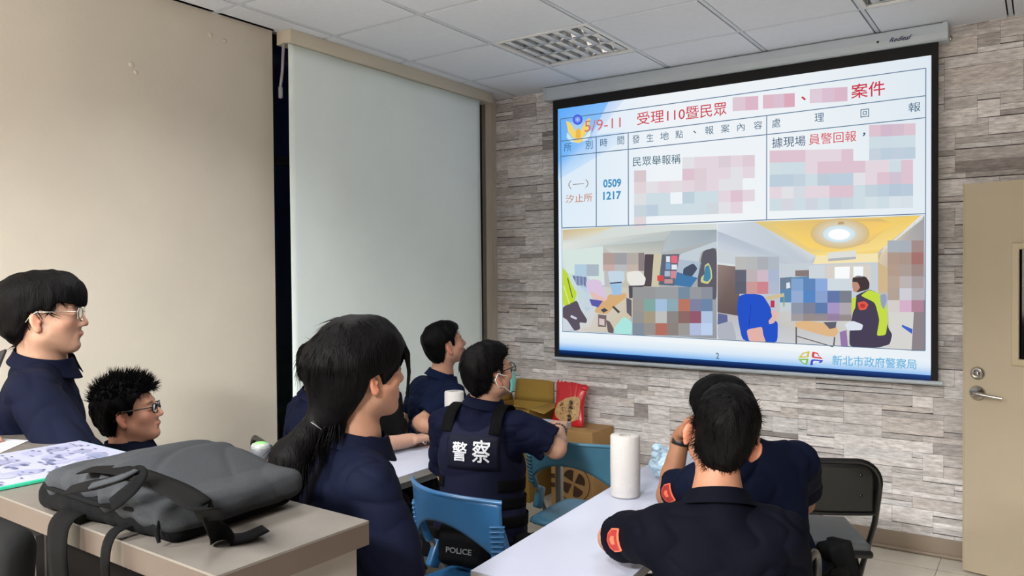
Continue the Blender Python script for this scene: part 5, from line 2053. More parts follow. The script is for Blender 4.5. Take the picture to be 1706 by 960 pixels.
    for S_, E_, W_, sgn in arms:
        e = S_ + (E_ - S_) * sleeve
        d = unit(E_ - S_)
        ar = .046 * armr
        so = [('u', rc(S_ - d * .0, e, ar + .022, ar + .027), .035)]
        far = S_ + (E_ - S_) * 1.6
        fx += so
        cuts.append((e, d, E_, W_, ar))
    fx.append(('i', half(Pv - up * .055, -up), .006))
    for e, d, E_, W_, ar in cuts:
        # open the sleeve end: drop what lies past the hem near the arm, then hollow it
        fx.append(('s', (lambda P, e=e, d=d: np.maximum(-((P - e) @ d), np.sqrt(((P - e - ((P - e) @ d)[:, None] * d) ** 2).sum(1)) - .105) if True else None), 0.002))
        fx.append(('s', rc(e - d * .006, e + d * .06, ar + .003, ar + .004), .002))
    fx.append(('u', rc(N - up * .03, N + up * .022, .074, .066), .02))
    fx.append(('s', rc(N + up * .070, N + up * .16, .064, .066), .006))
    fx.append(('d', ridged(.0075, 15, seed, (1, 1, 1.6), TR), 0))
    fx.append(('d', ridged(.0045, 30, seed + 40, (1, .6, 1.3), TR), 0))
    fx.append(('d', wob(.0022, 30, seed + 5), 0))
    lo, hi = bounds([Pv - .1, Pv + .1, N, SL, SR] + [c[0] for c in cuts], .13)
    Vs, Qs = solid(fx, lo, hi, shirt_h)
    cs = np.tile(np.array(lin(shirtcol)), (len(Vs), 1))
    shirt = mesh_obj('shirt', Vs, Qs, m_shirt, root, cs)
    if collar:
        # folded collar: a standing band that turns over and spreads into points at the front
        ca = unit(nk - N) * .55 + up * .45
        ca = unit(ca)
        cf = unit(fw - ca * (fw @ ca))
        cr = np.cross(cf, ca)
        bm = MB()

        def col_fn(u, v):
            a = (u - .5) * 2 * PI * .93
            fr_ = (1 - math.cos(a)) / 2          # 0 at the back, 1 at the front
            # v 0: lower edge of the outer fall, .6: fold, 1: inside foot
            top = .052 - .030 * fr_
            drop = .038 + .030 * fr_ ** 3
            if v < .62:
                q = v / .62
                z = top - drop * (1 - q)
                rr = .068 + .022 * (1 - q) ** 1.3 + .006 * fr_
            else:
                q = (v - .62) / .38
                z = top - .045 * q
                rr = .068 - .006 * math.sin(q * PI / 2)
            dirv = -cf * math.cos(a) + cr * math.sin(a)
            return N + ca * z + dirv * rr * (1 + .06 * fr_) * hs + cf * .008 * fr_
        bm.grid(col_fn, 44, 16, thick=.0035, col=lin(shirtcol))
        o = bm.build('collar', m_shirt, root)
        md = o.modifiers.new('sub', 'SUBSURF')
        md.levels = md.render_levels = 1
    # ---- trousers and shoes
    tx_ = [('u', el(T(0, 0, .0), (.158 * b_, .118 * b_, .10), TR), 0)]
    for hp_, kn, an in legs:
        tx_ += [('u', rc(hp_, kn, .086, .066), .05), ('u', rc(kn, an - np.array([0, 0, .02]), .062, .052), .03), ('i', half((0, 0, foot + .065), (0, 0, -1)), .004)]
    tx_.append(('d', ridged(.005, 16, seed + 9), 0))
    lo, hi = bounds([Pv - .12, Pv + .12] + [q for l in legs for q in l], .10)
    Vt, Qt = solid(tx_, lo, hi, .009)
    mesh_obj('trousers', Vt, Qt, m_trouser, root)
    for hp_, kn, an in legs:
        g = np.array([an[0], an[1], foot])
        sh = [('u', rc(g + kd * -.03 + [0, 0, .04], g + kd * .16 + [0, 0, .035], .044, .036), 0), ('u', rc(g + [0, 0, .05], g + [0, 0, .10], .044, .044), .03), ('i', half((0, 0, foot + .002), (0, 0, -1)), .002), ('i', half((0, 0, foot + .095), (0, 0, 1)), .002)]
        lo, hi = bounds([g - .1, g + kd * .24 + .02], .06)
        hi[2] = foot + .12
        Vf, Qf = solid(sh, lo, hi, .008)
        mesh_obj('shoe', Vf, Qf, m_shoe, root)
    # ---- hair
    if hair:
        hk = dict(hair)
        tuft = hk.pop('tuft', None)
        extra = hk.pop('extra', [])
        hcol = hk.pop('col', (6, 5, 6))
        ho = hair_ops(s=hs, **hk)
        ho = ho[:-2] + [(t_, (lambda P, fn=fn: fn(P / hs) * hs), k_) for t_, fn, k_ in extra] + ho[-2:]
        pad = .17 if not extra else .30
        Vh, Qh = solid(ho, (-.13, -.16 if not extra else -.26, -.14 if not extra else -.36), (.13, .16, .17), .0045)
        nb = len(Vh)
        if tuft:
            Nn = vnormals(Vh, Qh)
            for tf in (tuft if isinstance(tuft, list) else [tuft]):
                mk = tf['mask'](Vh, Nn) if 'mask' in tf else None
                v2, f2 = strands(Vh[:nb], Nn, tf['dir'], tf['n'], tf['len'], tf['w'], seed, tf.get('curl', .5), mask=None if mk is None else mk[:nb])
                Qh = np.concatenate([Qh, f2 + len(Vh)])
                Vh = np.concatenate([Vh, v2])
        hc = np.tile(np.array(lin(hcol)), (len(Vh), 1))
        if 'colfn' in (hair or {}):
            pass
        mesh_obj('hair', Hc + Vh @ HR.T, Qh, m_hair, root, hc)
    return dict(root=root, Hc=Hc, HR=HR, T=T, TR=TR, N=N, Pv=Pv, up=up, fw=fw, rt=rt, arms=arms, hands=hands, hs=hs, legs=legs, fx=fx, tb=(lo, hi), b=b_, t=t, sw=sw, nk=nk, k=k)


def spectacles(p, m, metal=False, w=.024, hgt=.018, r=.0012, top_only=False, temple_r=None):
    hl = lambda x, y, z: p['Hc'] + p['HR'] @ (np.array([x, y, z]) * p['hs'])
    b = MB()
    yf = .1005
    for s in (-1, 1):
        ring = []
        for i in range(28):
            a = 2 * PI * i / 28
            cx, cz = math.cos(a), math.sin(a)
            k = (abs(cx) ** 3.2 + abs(cz) ** 3.2) ** (-1 / 3.2)
            ring.append(hl(s * .034 + w * cx * k, yf - .0035 * abs(cx * k) ** 2 - .004 * (s * cx * k > 0), -.004 + hgt * cz * k))
        b.tube(ring, r, 6, closed=True)
        b.tube([hl(s * (.034 + w), yf - .006, .004), hl(s * .071, yf - .014, .006), hl(s * .0795, .03, .008), hl(s * .0815, -.006, .010), hl(s * .080, -.024, -.004), hl(s * .078, -.034, -.018)], temple_r or r, 6)
        b.tube([hl(s * .010, yf - .002, -.004), hl(s * .0095, yf - .012, -.012)], r * .8, 5)
    b.tube([hl(-.011, yf, .002), hl(0, yf + .003, .005), hl(.011, yf, .002)], r, 6)
    g = b.build('glasses', m, p['root'])
    for s in (-1, 1):
        b = MB()
        n = 24
        pts = []
        for i in range(n):
            a = 2 * PI * i / n
            cx, cz = math.cos(a), math.sin(a)
            k = (abs(cx) ** 3.2 + abs(cz) ** 3.2) ** (-1 / 3.2)
            pts.append((cx * k * w * .97, cz * k * hgt * .97))
        vs = [hl(s * .034 + x, yf - .0035 * (x / w) ** 2 - .001, -.004 + z) for x, z in pts] + [hl(s * .034 + x, yf - .0035 * (x / w) ** 2 - .003, -.004 + z) for x, z in pts]
        b.add(vs, [tuple(range(n)), tuple(range(n, 2 * n))[::-1]] + [(i, n + i, n + (i + 1) % n, (i + 1) % n) for i in range(n)])
        b.build('lens', m_lens, g)


def sleeve_patch(p, which, frac=.38, phi=0.0):
    """stitched orange badge lying on the upper sleeve"""
    S_, E_, W_, sgn = p['arms'][which]
    d = unit(E_ - S_)
    o = unit(p['rt'] * sgn * math.cos(phi) + p['fw'] * math.sin(phi))
    o = unit(o - d * (o @ d))
    tv = np.cross(d, o)
    c = S_ + (E_ - S_) * frac
    outl = [(-.034, -.036), (.034, -.036), (.036, .010), (.022, .034), (0, .044), (-.022, .034), (-.036, .010)]
    for nm, sc, lift, mm in (('shoulder_patch', .84, .0745, m_patch_o), ('patch_field', .74, .0757, m_patch_r), ('patch_emblem', .30, .0767, m_patch_o)):
        b = MB()
        n = len(outl)
        dense = []
        for i in range(n):
            for q in range(4):
                t = q / 4
                dense.append(tuple((np.array(outl[i]) * (1 - t) + np.array(outl[(i + 1) % n]) * t) * sc))
        rr = lift

        def put(x, z, extra):
            a = x / rr
            return c + d * z + o * (rr + extra) * math.cos(a) + tv * (rr + extra) * math.sin(a)
        ctr = [put(0, 0, 0)]
        vs = ctr + [put(x, z, 0) for x, z in dense] + [put(x, z, -.004) for x, z in dense]
        m_ = len(dense)
        fs = [(0, 1 + i, 1 + (i + 1) % m_) for i in range(m_)] + [(1 + i, 1 + m_ + i, 1 + m_ + (i + 1) % m_, 1 + (i + 1) % m_) for i in range(m_)]
        b.add(vs, fs)
        ob = b.build(nm, mm, p['root'] if nm == 'shoulder_patch' else par)
        if nm == 'shoulder_patch':
            par = ob
            ob['label'] = 'orange badge on the left sleeve'


def belt(p, gear=()):
    TR, Pv, up, b_ = p['TR'], p['Pv'], p['up'], p['b']
    zc = .055
    ops = [('u', el(p['T'](0, .003, .05), (.162 * b_ + .026, .118 * b_ + .026, .16), TR), 0), ('i', half(p['T'](0, 0, zc + .024), up), .003), ('i', half(p['T'](0, 0, zc - .024), -up), .003)]
    lo, hi = bounds([Pv - .05, Pv + up * .1 + .05], .19)
    V, Q = solid(ops, lo, hi, .006)
    bo = mesh_obj('duty_belt', V, Q, m_belt, p['root'])
    for nm, ang, dz, sx, sy, sz, rad in gear:
        a = math.radians(ang)
        o = p['rt'] * math.sin(a) - p['fw'] * math.cos(a)      # 0 = behind, 90 = right
        rr = 1 / math.sqrt((math.sin(a) / (.162 * b_ + .026)) ** 2 + (math.cos(a) / (.118 * b_ + .026)) ** 2)
        c = p['T'](0, .003, zc) + o * (rr + sy * .42) + up * dz
        tn = np.cross(up, o)
        V, Q = solid([('u', rbox((0, 0, 0), (sx / 2, sy / 2, sz / 2), rad), 0), ('u', rbox((0, sy * .4, sz * .22), (sx / 2 + .003, sy * .2, sz * .3), .006), .004), ('d', wob(.001, 60, 2), 0)], (-sx, -sy, -sz), (sx, sy, sz), .006)
        mesh_obj(nm, c + V @ np.stack([tn, o, up], 1).T, Q, m_belt, bo)
    return bo


def comb(down=1.0, out=.25, fwd=0.0, jit=.25):
    def f(p, n, r):
        t = p - np.array([.01, -.05, .14])
        t = t / (np.linalg.norm(t) + 1e-6) + np.array([0, fwd, -down]) * .6
        t = t - n * (t @ n)
        return t + n * out + r.normal(size=3) * jit
    return f


def spike(jit=.35, up=.5, fwd=.2):
    return lambda p, n, r: n + np.array([0, fwd, up]) + r.normal(size=3) * jit


def whorl(p, n, r):
    c = np.array([.012, -.075, .085])
    t = p - c
    t = t - n * (t @ n)
    t = t / (np.linalg.norm(t) + 1e-6)
    sw = np.cross(n, t)
    return t + sw * .45 + n * .22 + np.array([0, 0, -.15]) + r.normal(size=3) * .16


hd_px = lambda x, y, d: W(x, y, d)
people = {}
# P1 tall man with wire glasses behind the counter
people['a'] = person('person with smooth black hair and silver glasses, in profile behind the grey counter', W(70, 606, 2.30), 62, 4, W(74.4, 523.5, 2.27), 69, 1, 0,
                     L=None, R_=(W(150, 800, 2.06), W(235, 850, 2.25)), hair=dict(top=.014, side=.016, back=.026, line=HL_FRINGE, front=.019, seed=3, amp=.0025, tuft=[dict(dir=comb(.8, .08, .4, .10), n=1100, len=.04, w=.0026, curl=.6, mask=lambda V, N: V[:, 1] < .055)]),
                     sw=.178, skin=(214, 168, 142), seed=11, h=.0050, shirt_h=.0052, foot=.20, knee=98)
spectacles(people['a'], m_silver, True, .0245, .0195, .0013)
# P2 seated man, spiky hair, dark glasses
people['b'] = person('person with spiky black hair and black glasses, low behind the counter by the cream wall', W(214, 750, 2.8), 66, -14, W(214, 685.5, 2.8), 77, 10, 0,
                     hair=dict(top=.022, side=.010, back=.014, line=HL_SHORT, front=.016, seed=5, amp=.005, tuft=[dict(dir=spike(.28, .45, .45), n=1700, len=.030, w=.0020, mask=lambda V, N: V[:, 2] > .06, curl=.1), dict(dir=comb(.9, .3, .2, .2), n=600, len=.025, w=.002)]),
                     sw=.168, skin=(206, 150, 124), seed=12, h=.0052, tors=.48)
spectacles(people['b'], m_blackf, False, .0235, .016, .0022, temple_r=.0028)
# P3 half hidden by the window gap, writing
people['c'] = person('person half hidden behind the woman with a ponytail, writing at the white table', W(527, 664, 3.55), 58, 8, W(541, 612, 3.52), 62, -4, 0,
                     R_=(on_level(600, 748, .785), on_level(684, 733, .785)), L=(W(640, 740, 3.9), W(700, 738, 3.8)), hair=dict(top=.018, side=.012, back=.018, line=HL_SHORT, front=.012, seed=7, amp=.004, tuft=dict(dir=comb(.9, .3, .2, .25), n=700, len=.03, w=.0026)),
                     sw=.170, skin=(214, 168, 146), seed=13, h=.0056, tors=.50, shirtcol=(13, 18, 39), hand=('rest', 'write'), sleeve=.62)
# P5 looking up at the screen
people['e'] = person('person looking up by the blind, with a black camera clipped on the chest', W(734, 630, 4.12), 56, 12, W(741.6, 574, 4.1), 66, 17, 0,
                     L=(W(686, 690, 4.35), W(705, 735, 4.35)), R_=(W(700, 705, 3.86), W(722, 714, 3.80)), hair=dict(top=.014, side=.008, back=.014, line=HL_SHORT, front=.010, seed=9, amp=.003, tuft=dict(dir=comb(.7, .15, -.3, .15), n=700, len=.03, w=.0024)),
                     sw=.178, skin=(202, 152, 126), seed=14, h=.0056, bulk=1.06, tors=.51, shirtcol=(9, 18, 42))
# P4 woman with the ponytail
lock = []
_pt = [(0, -.118, -.100), (.0, -.152, -.135), (0, -.188, -.172), (0, -.205, -.215), (0, -.196, -.262)]
_pr = [.026, .034, .043, .040, .012]
for i in range(4):
    lock.append(('u', rc(_pt[i], _pt[i + 1], _pr[i], _pr[i + 1]), .02 if i != 1 else .01))
lock += [('u', rc((0, -.078, .02), (0, -.100, -.095), .074, .034), .03), ('u', rc((-.052, -.045, .02), (-.02, -.090, -.085), .040, .030), .03), ('u', rc((.052, -.045, .02), (.02, -.090, -.085), .040, .030), .03),
         ('u', el((.056, .024, .045), (.027, .052, .046)), .02), ('u', el((-.056, .024, .045), (.027, .052, .046)), .02),
         ('u', rc((.030, .086, .078), (.050, .0985, .035), .009, .0065), .006), ('u', rc((.050, .0985, .035), (.052, .100, -.01), .0065, .0055), .002), ('u', rc((.052, .100, -.01), (.043, .096, -.072), .0055, .003), .002),
         ('u', rc((.058, .072, .040), (.070, .055, .005), .0042, .0035), .003), ('u', rc((.070, .055, .005), (.076, .022, -.026), .0035, .002), .001)]
HL_LONG = [(-.30, -.30), (-.072, -.30), (-.055, -.085), (-.04, -.065), (-.03, -.03), (-.022, .000), (.012, .004), (.018, -.03), (.032, -.03), (.045, .008), (.052, .012), (.056, .0), (.066, .0), (.070, .045), (.082, .060), (.090, .05), (.094, -.08), (.14, -.08)]


def downlock(p, n, r):
    t = p - np.array([.0, -.03, .16])
    t = t - n * (t @ n)
    t = t / (np.linalg.norm(t) + 1e-6) + np.array([0, -.3, -.5])
    t = t - n * (t @ n)
    return t + n * .03 + r.normal(size=3) * .07


people['d'] = person('person with long black hair in a low ponytail, in navy shirt beside the counter', W(588, 738, 1.86), 62, 3, W(603, 619, 1.85), 52, 3, 0,
                     L=(W(585, 980, 2.02), W(680, 1040, 2.05)), R_=(W(682, 1000, 1.70), W(730, 1085, 1.86)), hair=dict(top=.024, side=.018, back=.022, line=HL_LONG, front=.014, seed=15, amp=.0016, extra=lock,
                     tuft=[dict(dir=downlock, n=1300, len=.055, w=.0018, curl=.15, mask=lambda V, N: (V[:, 1] < .012) & (V[:, 2] > -.11) & ((V[:, 2] > .05) | (V[:, 1] < -.04))), dict(dir=lambda p, n, r: np.array([0, -.35, -1]) + n * .2 + r.normal(size=3) * .15, n=900, len=.06, w=.0016, curl=.1, mask=lambda V, N: V[:, 2] < -.10)]),
                     sw=.158, skin=(196, 146, 120), seed=15, h=.0046, shirt_h=.0046, hs=.98, bulk=1.0, tors=.50, jaw=.93, sleeve=.86, armr=.94, knee=58)
# P6 in the vest
people['f'] = person('person in a navy vest lettered on the back, with glasses and face mask', W(806, 677, 3.06), 22, 6, W(814, 621, 3.03), 54, 14, 0,
                     L=(W(745, 790, 3.22), W(790, 770, 3.42)), R_=(W(926, 747, 2.98), W(930, 716, 3.22)), hs=.97, hair=dict(top=.014, side=.009, back=.012, line=HL_CREW, front=.014, seed=17, amp=.004, tuft=[dict(dir=whorl, n=1500, len=.026, w=.0022, curl=.3)]),
                     sw=.166, skin=(210, 162, 136), seed=16, h=.0052, bulk=1.0, tors=.53, shirtcol=(9, 13, 33), sleeve=.84, armr=1.05, knee=-30)
# P7 leaning on the hand with the watch
people['g'] = person('person leaning on one hand with a black watch, facing the stone wall', W(1238, 752, 2.45), -6, 10, W(1204, 694, 2.45), -22, -4, -8,
                     L=(on_level(1112, 826, .785), W(1136, 726, 2.62)), R_=(W(1338, 838, 2.66), W(1245, 850, 2.84)), hair=dict(top=.020, side=.016, back=.016, line=[(-.30, -.105), (-.07, -.105), (-.045, -.09), (-.03, -.05), (.02, -.03), (.04, .01), (.06, .04), (.09, .055), (.14, .06)], front=.012, seed=19, amp=.002, tuft=dict(dir=comb(1, .12, -.1, .12), n=700, len=.05, w=.0022)),
                     sw=.165, skin=(188, 132, 100), seed=17, h=.0052, shirt_h=.0056, bulk=1.02, tors=.45, side=-10, shirtcol=(10, 16, 36), collar=False, sleeve=.66, knee=-58, hand=('support', 'rest'),
                     handdir=((W(1160, 690, 2.56) - W(1136, 726, 2.62), (-1, .2, .3)), None), armr=.95)
# P8 nearest, back to us
people['h'] = person('person seen from straight behind with both ears showing, at the near white table', W(1196, 842, 1.93), 2, 5, W(1203, 722, 1.98), 6, 4, 15,
                     L=(on_level(1020, 897, .795), W(1112, 890, 2.48)), R_=(W(1306, 1010, 1.95), W(1290, 1030, 2.25)), hair=dict(top=.014, side=.006, back=.012, line=HL_SHORT, front=.010, seed=21, amp=.0025, tuft=[dict(dir=whorl, n=2600, len=.034, w=.0017, curl=.3)]),
                     sw=.154, skin=(200, 142, 112), seed=18, h=.0046, shirt_h=.0048, bulk=1.0, tors=.50, shirtcol=(4, 5, 16), earout=54, sleeve=.70, knee=-58)
# ------------------------------------------------------------------ seats under the people, what they wear and hold
A_, B_, C_, D_, E_, F_, G_, H_ = (people[k] for k in 'abcdefgh')
bar_stool(A_['Pv'], A_['Pv'][2] - .108, 'round stool under the person with silver glasses')
bar_stool(D_['Pv'], D_['Pv'][2] - .108, 'round stool under the person with the ponytail')
swivel_chair(E_['Pv'] + heading(56) * .02, 56, 'black swivel chair under the person looking up beside the blind', seat_z=E_['Pv'][2] - .10)
bar_stool(G_['Pv'], G_['Pv'][2] - .108, 'round stool under the person with the black watch')
for q, lab, hh in ((H_, 'black folding chair under the person seen from straight behind', -56), (C_, 'black folding chair under the person who writes', 58), (B_, 'black folding chair under the spiky-haired person', 66)):
    c = q['Pv'] + heading(hh) * .03 + (heading(2) * .12 + q['rt'] * .05 if q is H_ else heading(66) * -.10 if q is B_ else 0)
    base = ch3
    m0 = Matrix.Translation(Vector((c[0], c[1], q['Pv'][2] - .115 - .465 if False else 0.0))) @ Matrix.Rotation(math.radians(8 - hh), 4, 'Z')
    src = Vector(base.location)
    T_ = m0 @ Matrix.Translation(-src)
    dup(base, T_, lab)


def surf(ops, p, x, z, back=True):
    """point of a torso solid's surface straight behind (or before) local x, z"""
    ys = np.linspace(-.32, 0, 260) if back else np.linspace(.32, 0, 260)
    P = np.array([p['T'](x / p['b'], y / p['b'], z / p['k']) for y in ys], np.float32)
    d = np.full(len(P), 9., np.float32)
    for t_, fn, k_ in ops:
        v = fn(P)
        d = smin(d, v, k_) if t_ == 'u' else smax(d, -v, k_) if t_ == 's' else smax(d, v, k_) if t_ == 'i' else d + v
    i = int(np.argmax(d < 0))
    return P[i].astype(float)


# ---- the vest
p = F_
T, TR = p['T'], p['TR']
t_v, b_ = .030, p['b']
m_vest = mat('vest_navy', (8, 11, 37), .8, noise=.08, scale=20, bump=.12, fine=700, spec=.2)
m_vpanel = mat('vest_panel', (6, 9, 29), .75, noise=.06, scale=20, bump=.15, fine=900, spec=.2)
m_letter = mat('silver_lettering', (196, 198, 206), .5, noise=.08, scale=200)
vops = [('u', el(T(0, .002, .05), (.158 * b_ + t_v, .116 * b_ + t_v, .15), TR), 0), ('u', el(T(0, .010, .17), (.140 * b_ + t_v, .108 * b_ + t_v, .17), TR), .07), ('u', el(T(0, .004, .33), (.152 * b_ + t_v, .110 * b_ + t_v, .165), TR), .07),
        ('u', el(T(-.075, -.055, .36), (.080, .070, .10), TR), .05), ('u', el(T(.075, -.055, .36), (.080, .070, .10), TR), .05),
        ('i', half(T(0, 0, .452), p['up']), .01), ('i', half(T(0, 0, .035), -p['up']), .006),
        ('s', rc(T(0, -.4, .495), T(0, .4, .495), .085), .012)]
for s in (-1, 1):
    vops.append(('s', el(T(s * .195, 0, .41), (.075, .2, .135), TR), .02))
vops.append(('d', ridged(.003, 14, 33, (1, 1, 1.6), TR), 0))
lo, hi = bounds([p['Pv'] - .05, p['N'] + .02], .24)
V, Q = solid(vops, lo, hi, .0055)
vest = mesh_obj('vest', V, Q, m_vest, p['root'])
for s in (-1, 1):
    pts = [surf(vops, p, s * .100, .435) + p['fw'] * -.003, T(s * .098, -.085, .478), T(s * .096, -.02, .508), T(s * .094, .05, .485), surf(vops, p, s * .095, .43, False) + p['fw'] * .003]
    up_ = [-p['fw'] + p['up'] * .3, -p['fw'] + p['up'] * 1.2, p['up'], p['fw'] + p['up'], p['fw']]
    ribbon('shoulder_strap', pts, .046, m_web, vest, up_, thick=.004)
b = MB()
pw, pz0, pz1, px0 = .106, .302, .430, .018
b.grid(lambda u, v: surf(vops, p, px0 - pw + 2 * pw * u, pz0 + (pz1 - pz0) * v) - p['fw'] * .0055, 16, 8, thick=.006)
pan = b.build('back_panel', m_vpanel, vest)
b = MB()
for ch, x0, x1, z0, z1 in (('警', -.074, -.016, .334, .404), ('察', .008, .076, .334, .416)):
    v, f = text_mesh(ch)
    v = (v - v.min(0)) / (v.max(0) - v.min(0))
    base_ = [[surf(vops, p, px0 + x0 + (x1 - x0) * i / 4, z0 + (z1 - z0) * j / 4) for j in range(5)] for i in range(5)]
    for ox, oz in ((-.018, 0), (.018, 0), (0, .014), (0, -.014)):
        pts = []
        for q in v:
            qx, qz = min(max(q[0] + ox, 0), 1), min(max(q[1] + oz, 0), 1)
            i, j = min(int(qx * 4), 3), min(int(qz * 4), 3)
            fu, fv = qx * 4 - i, qz * 4 - j
            pts.append(base_[i][j] * (1 - fu) * (1 - fv) + base_[i + 1][j] * fu * (1 - fv) + base_[i][j + 1] * (1 - fu) * fv + base_[i + 1][j + 1] * fu * fv - p['fw'] * (.0135 + .0001 * (ox + 2 * oz) * 50))
        b.add(pts, f)
b.build('lettering', m_letter, pan)
for s in (-1, 1):
    for k in range(3):
        z = .115 + .065 * k
        b = MB()
        pts = []
        for a in np.linspace(-.75, .75, 12):
            o = p['rt'] * s * math.cos(a) + p['fw'] * math.sin(a)
            c0 = T(0, .005, z / p['k'])
            rr = np.linspace(.30, .08, 200)
            PP = np.array([c0 + o * r_ for r_ in rr], np.float32)
            d = np.full(len(PP), 9., np.float32)
            for t_, fn, k_ in vops:
                w_ = fn(PP)
                d = smin(d, w_, k_) if t_ == 'u' else smax(d, -w_, k_) if t_ == 's' else smax(d, w_, k_) if t_ == 'i' else d + w_
            pts.append(PP[int(np.argmax(d < 0))].astype(float) + o * .003)
        ribbon('side_strap', pts, .042, m_web, vest, [unit(q - T(0, .005, z / p['k'])) for q in pts], thick=.003, sub=2)
# glasses and mask
spectacles(p, m_blackf, False, .0235, .0165, .0016, temple_r=.0018)
hl = lambda x, y, z: p['Hc'] + p['HR'] @ (np.array([x, y, z]) * p['hs'])
m_mask = mat('mask_green', (118, 198, 188), .8, bump=.1, fine=400)
m_maskw = mat('mask_white', (226, 228, 226), .8)
b = MB()


def mk_(u, v):
    a = (2 * u - 1) * 1.12
    z = -.014 - .092 * v
    bul = .010 * math.sin(PI * min(1, v * 1.05)) * (1 - .5 * abs(2 * u - 1))
    r0 = .108 - .030 * max(0, v - .55) - .008 * max(0, .25 - v)
    return hl(.066 * math.sin(a) * (1 - .12 * v), .006 + (r0 + bul - .006) * (1 - (1 - math.cos(a)) * .95), z + .010 * abs(2 * u - 1) * (1 - 2 * v) * -1)


b.grid(mk_, 24, 12, thick=.0016)
msk = b.build('face_mask', m_mask, p['root'])
for s in (0, 1):
    sg = 2 * s - 1
    e0, e1 = mk_(s, .05), mk_(s, .95)
    b = MB()
    b.tube([e0, hl(sg * .0735, .02, -.012), hl(sg * .083, -.010, .008), hl(sg * .084, -.030, -.012), hl(sg * .082, -.022, -.042), hl(sg * .0745, .010, -.055), e1], .0016, 6)
    b.build('ear_loop', m_maskw, msk)
# bead bracelet on the right wrist
S0, Ew, Ww, sg = F_['arms'][1]
d = unit(Ww - Ew)
u1 = unit(np.cross(d, [0, 0, 1]))
u2 = np.cross(u1, d)
b = MB()
for k in range(18):
    a = 2 * PI * k / 18
    b.lathe([(0, -.0055), (.0045, -.003), (.0058, 0), (.0045, .003), (0, .0055)], Ww - d * .03 + (u1 * math.cos(a) + u2 * math.sin(a)) * .0325, 8)
b.build('bracelet', mat('dark_beads', (40, 22, 20), .3), F_['root'])
# white piping over the left shoulder of the shirt
b = MB()
bo_ = belt(F_, [('holster', 78, -.085, .085, .055, .20, .02), ('pouch', 30, -.02, .08, .045, .075, .012), ('pouch', -40, -.02, .075, .04, .08, .012), ('radio_pouch', -88, -.05, .06, .05, .15, .014)])
# waist pack with grey writing
p = F_
wc = p['T'](.045, -.205, .045)
tn = p['rt']
bk_ = -p['fw']
V, Q = solid([('u', rbox((0, 0, 0), (.105, .045, .075), .03), 0), ('u', rbox((0, .030, -.008), (.085, .03, .05), .02), .01), ('d', ridged(.003, 30, 4), 0)], (-.13, -.07, -.1), (.13, .09, .1), .006)
FR = np.stack([tn, bk_, p['up']], 1)
wp = mesh_obj('waist_pack', wc + V @ FR.T, Q, m_bagb, p['root'])
v, f = text_mesh('POLICE', .02)
v = (v - v.min(0)) / (v.max(0) - v.min(0))
b = MB()
b.add([wc + FR @ np.array([-.055 + .10 * q[0], .0625, -.018 + .020 * q[1]]) for q in v], f)
b.build('lettering', mat('grey_lettering', (92, 96, 100), .6), wp)

# ---- body camera, strap and name strip on the person by the blind
p = E_
ex = [o for o in p['fx'] if o[0] != 's']
c = surf(ex, p, .005, .385, False) + p['fw'] * .02
Rf = np.stack([p['rt'], p['fw'], p['up']], 1)
b = MB()
b.box(c + p['fw'] * .018, (.050, .030, .080), R=Rf, bev=.006)
b.lathe([(0, 0), (.012, 0), (.012, .008), (.007, .010), (0, .008)], c + p['fw'] * .032 + p['up'] * .02, 16, R=np.stack([p['rt'], p['up'], p['fw']], 1))
cm = b.build('body_camera', m_dark, p['root'])
b = MB()
b.box(c + p['fw'] * .014 + p['rt'] * .045 + p['up'] * -.03, (.012, .004, .03), R=Rf)
b.build('name_strip', m_maskw, p['root'])
ribbon('camera_strap', [c + p['fw'] * .010 + p['up'] * .03, surf(ex, p, .010, .42, False) + p['fw'] * .006, p['N'] + p['fw'] * .078 + p['rt'] * .035 + p['up'] * .0], .024, m_web, cm, p['fw'])
# ---- duty belts
belt(G_, [('pouch', 55, -.02, .08, .045, .08, .012), ('pouch', 20, -.01, .07, .04, .07, .012), ('holster', 95, -.03, .10, .07, .20, .02)])
belt(H_, [('pouch', 60, -.02, .08, .045, .08, .012), ('pouch', -60, -.02, .08, .045, .08, .012)])
belt(D_, [('pouch', 70, -.01, .07, .04, .08, .012), ('holster', 100, -.07, .075, .05, .18, .02)])
# ---- watch
S0, Ew, Ww, sg = G_['arms'][0]
d = unit(Ww - Ew)
u1 = unit(np.cross(d, CAM_F))
u2 = np.cross(u1, d)
Rw = np.stack([u1, u2, d], 1)
b = MB()
b.lathe([(.0275, -.011), (.0305, -.009), (.0305, .009), (.0275, .011)], Ww - d * .022, 28, R=Rw)
wt = b.build('watch', m_dark, G_['root'])
b = MB()
fc_ = Ww - d * .022 - u1 * .031 + u2 * .0
b.box(fc_, (.009, .036, .040), R=Rw, bev=.003)
b.build('watch_case', m_blackf, wt)
for q in (G_, H_):
    sleeve_patch(q, 0, .36 if q is H_ else .36, -.45 if q is H_ else -.2)
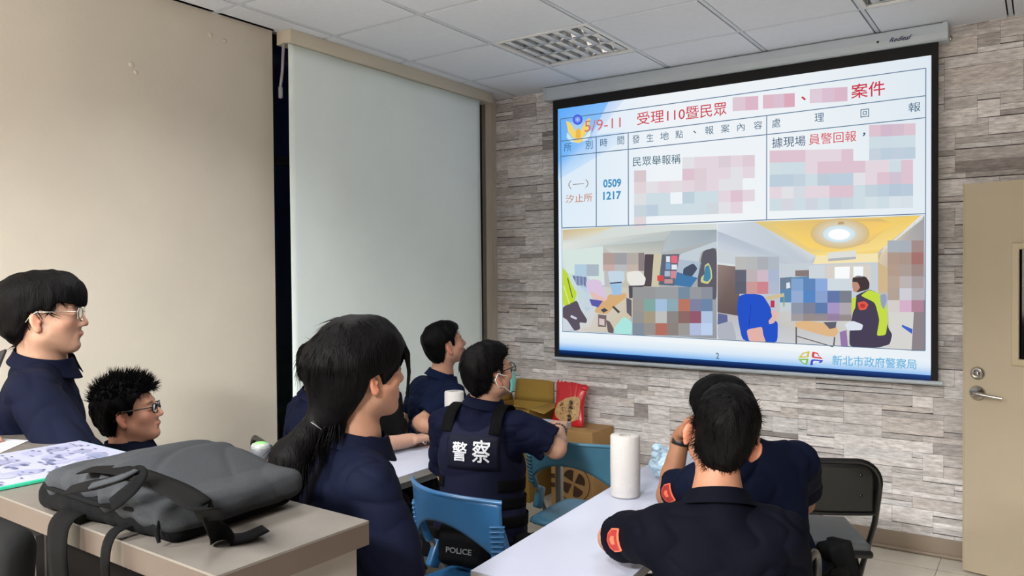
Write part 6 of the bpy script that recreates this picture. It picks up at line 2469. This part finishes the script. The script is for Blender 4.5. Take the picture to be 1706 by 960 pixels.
# ---- pens in hands
for q, which, lab in ((C_, 1, 'black pen in the hand of the person half hidden behind the ponytail'), ):
    Wr, Rm_, sg = q['hands'][which]
    R2 = Rm_ * np.array([-sg, 1, 1.])[None, :]
    tip = Wr + R2 @ np.array([.030, .112, -.060])
    end = Wr + R2 @ np.array([.052, .040, .055])
    tip[2] = max(tip[2], .7425)
    pen(tip, end, lab)
pe = E_['arms'][1][2] + heading(60) * .07
pen(np.array([pe[0], pe[1], .748]), np.array([pe[0], pe[1], .748]) + heading(20) * .10 + np.array([0, 0, .03]), 'black pen beside the hand of the person looking up')
# hair tie
b = MB()
hl = lambda x, y, z: D_['Hc'] + D_['HR'] @ (np.array([x, y, z]) * D_['hs'])
ax_ = unit(D_['HR'] @ np.array([0, -.034, -.035]))
a1 = D_['HR'][:, 0]
a2 = np.cross(ax_, a1)
for k in range(3):
    cc_ = hl(0, -.122 - .003 * k, -.106 - .003 * k)
    b.tube([cc_ + (a1 * math.cos(a) + a2 * math.sin(a)) * .0305 for a in np.linspace(0, 2 * PI, 25)[:-1]], .0018, 6, closed=True)
b.build('hair_tie', mat('tie_grey', (96, 96, 104), .5), D_['root'])

# ---- person at the left edge: only fingertips with a pen come into view
hp9 = on_level(-86, 720, CZ + .035)
people['i'] = person('person at the left end of the counter, only fingertips holding a grey pen in view', (-2.95, .42, 1.30), 60, 6, (-2.92, .45, 1.46), 60, -10, 0,
                     L=None, R_=(hp9 + np.array([-.20, -.20, .02]), hp9), hair=dict(top=.016, side=.010, back=.014, line=HL_SHORT, front=.012, seed=31, amp=.004), skin=(220, 164, 140), seed=31, h=.007, shirt_h=.008, foot=.25, knee=100,
                     hand=('rest', 'write'), handdir=(None, ((.8, .62, -.06), (0, 0, 1))))
I_ = people['i']
bar_stool(I_['Pv'], I_['Pv'][2] - .108, 'round stool at the left end of the counter')
Wr, Rm_, sg = I_['hands'][1]
R2 = Rm_ * np.array([-sg, 1, 1.])[None, :]
pen(Wr + R2 @ np.array([.030, .125, -.045]), Wr + R2 @ np.array([.050, .035, .050]), 'grey pen between the fingertips at the left end of the counter', mat('grey_barrel', (96, 96, 100), .4))
# swivel chair pushed up to the counter, only its back corner in view
cc2 = W(-92, 890, 1.12) + heading(200) * .31
swivel_chair(np.array([cc2[0], cc2[1], 0]), 200, 'black swivel chair before the counter, only a corner of its backrest in view', seat_z=.55, back_top=1.20)
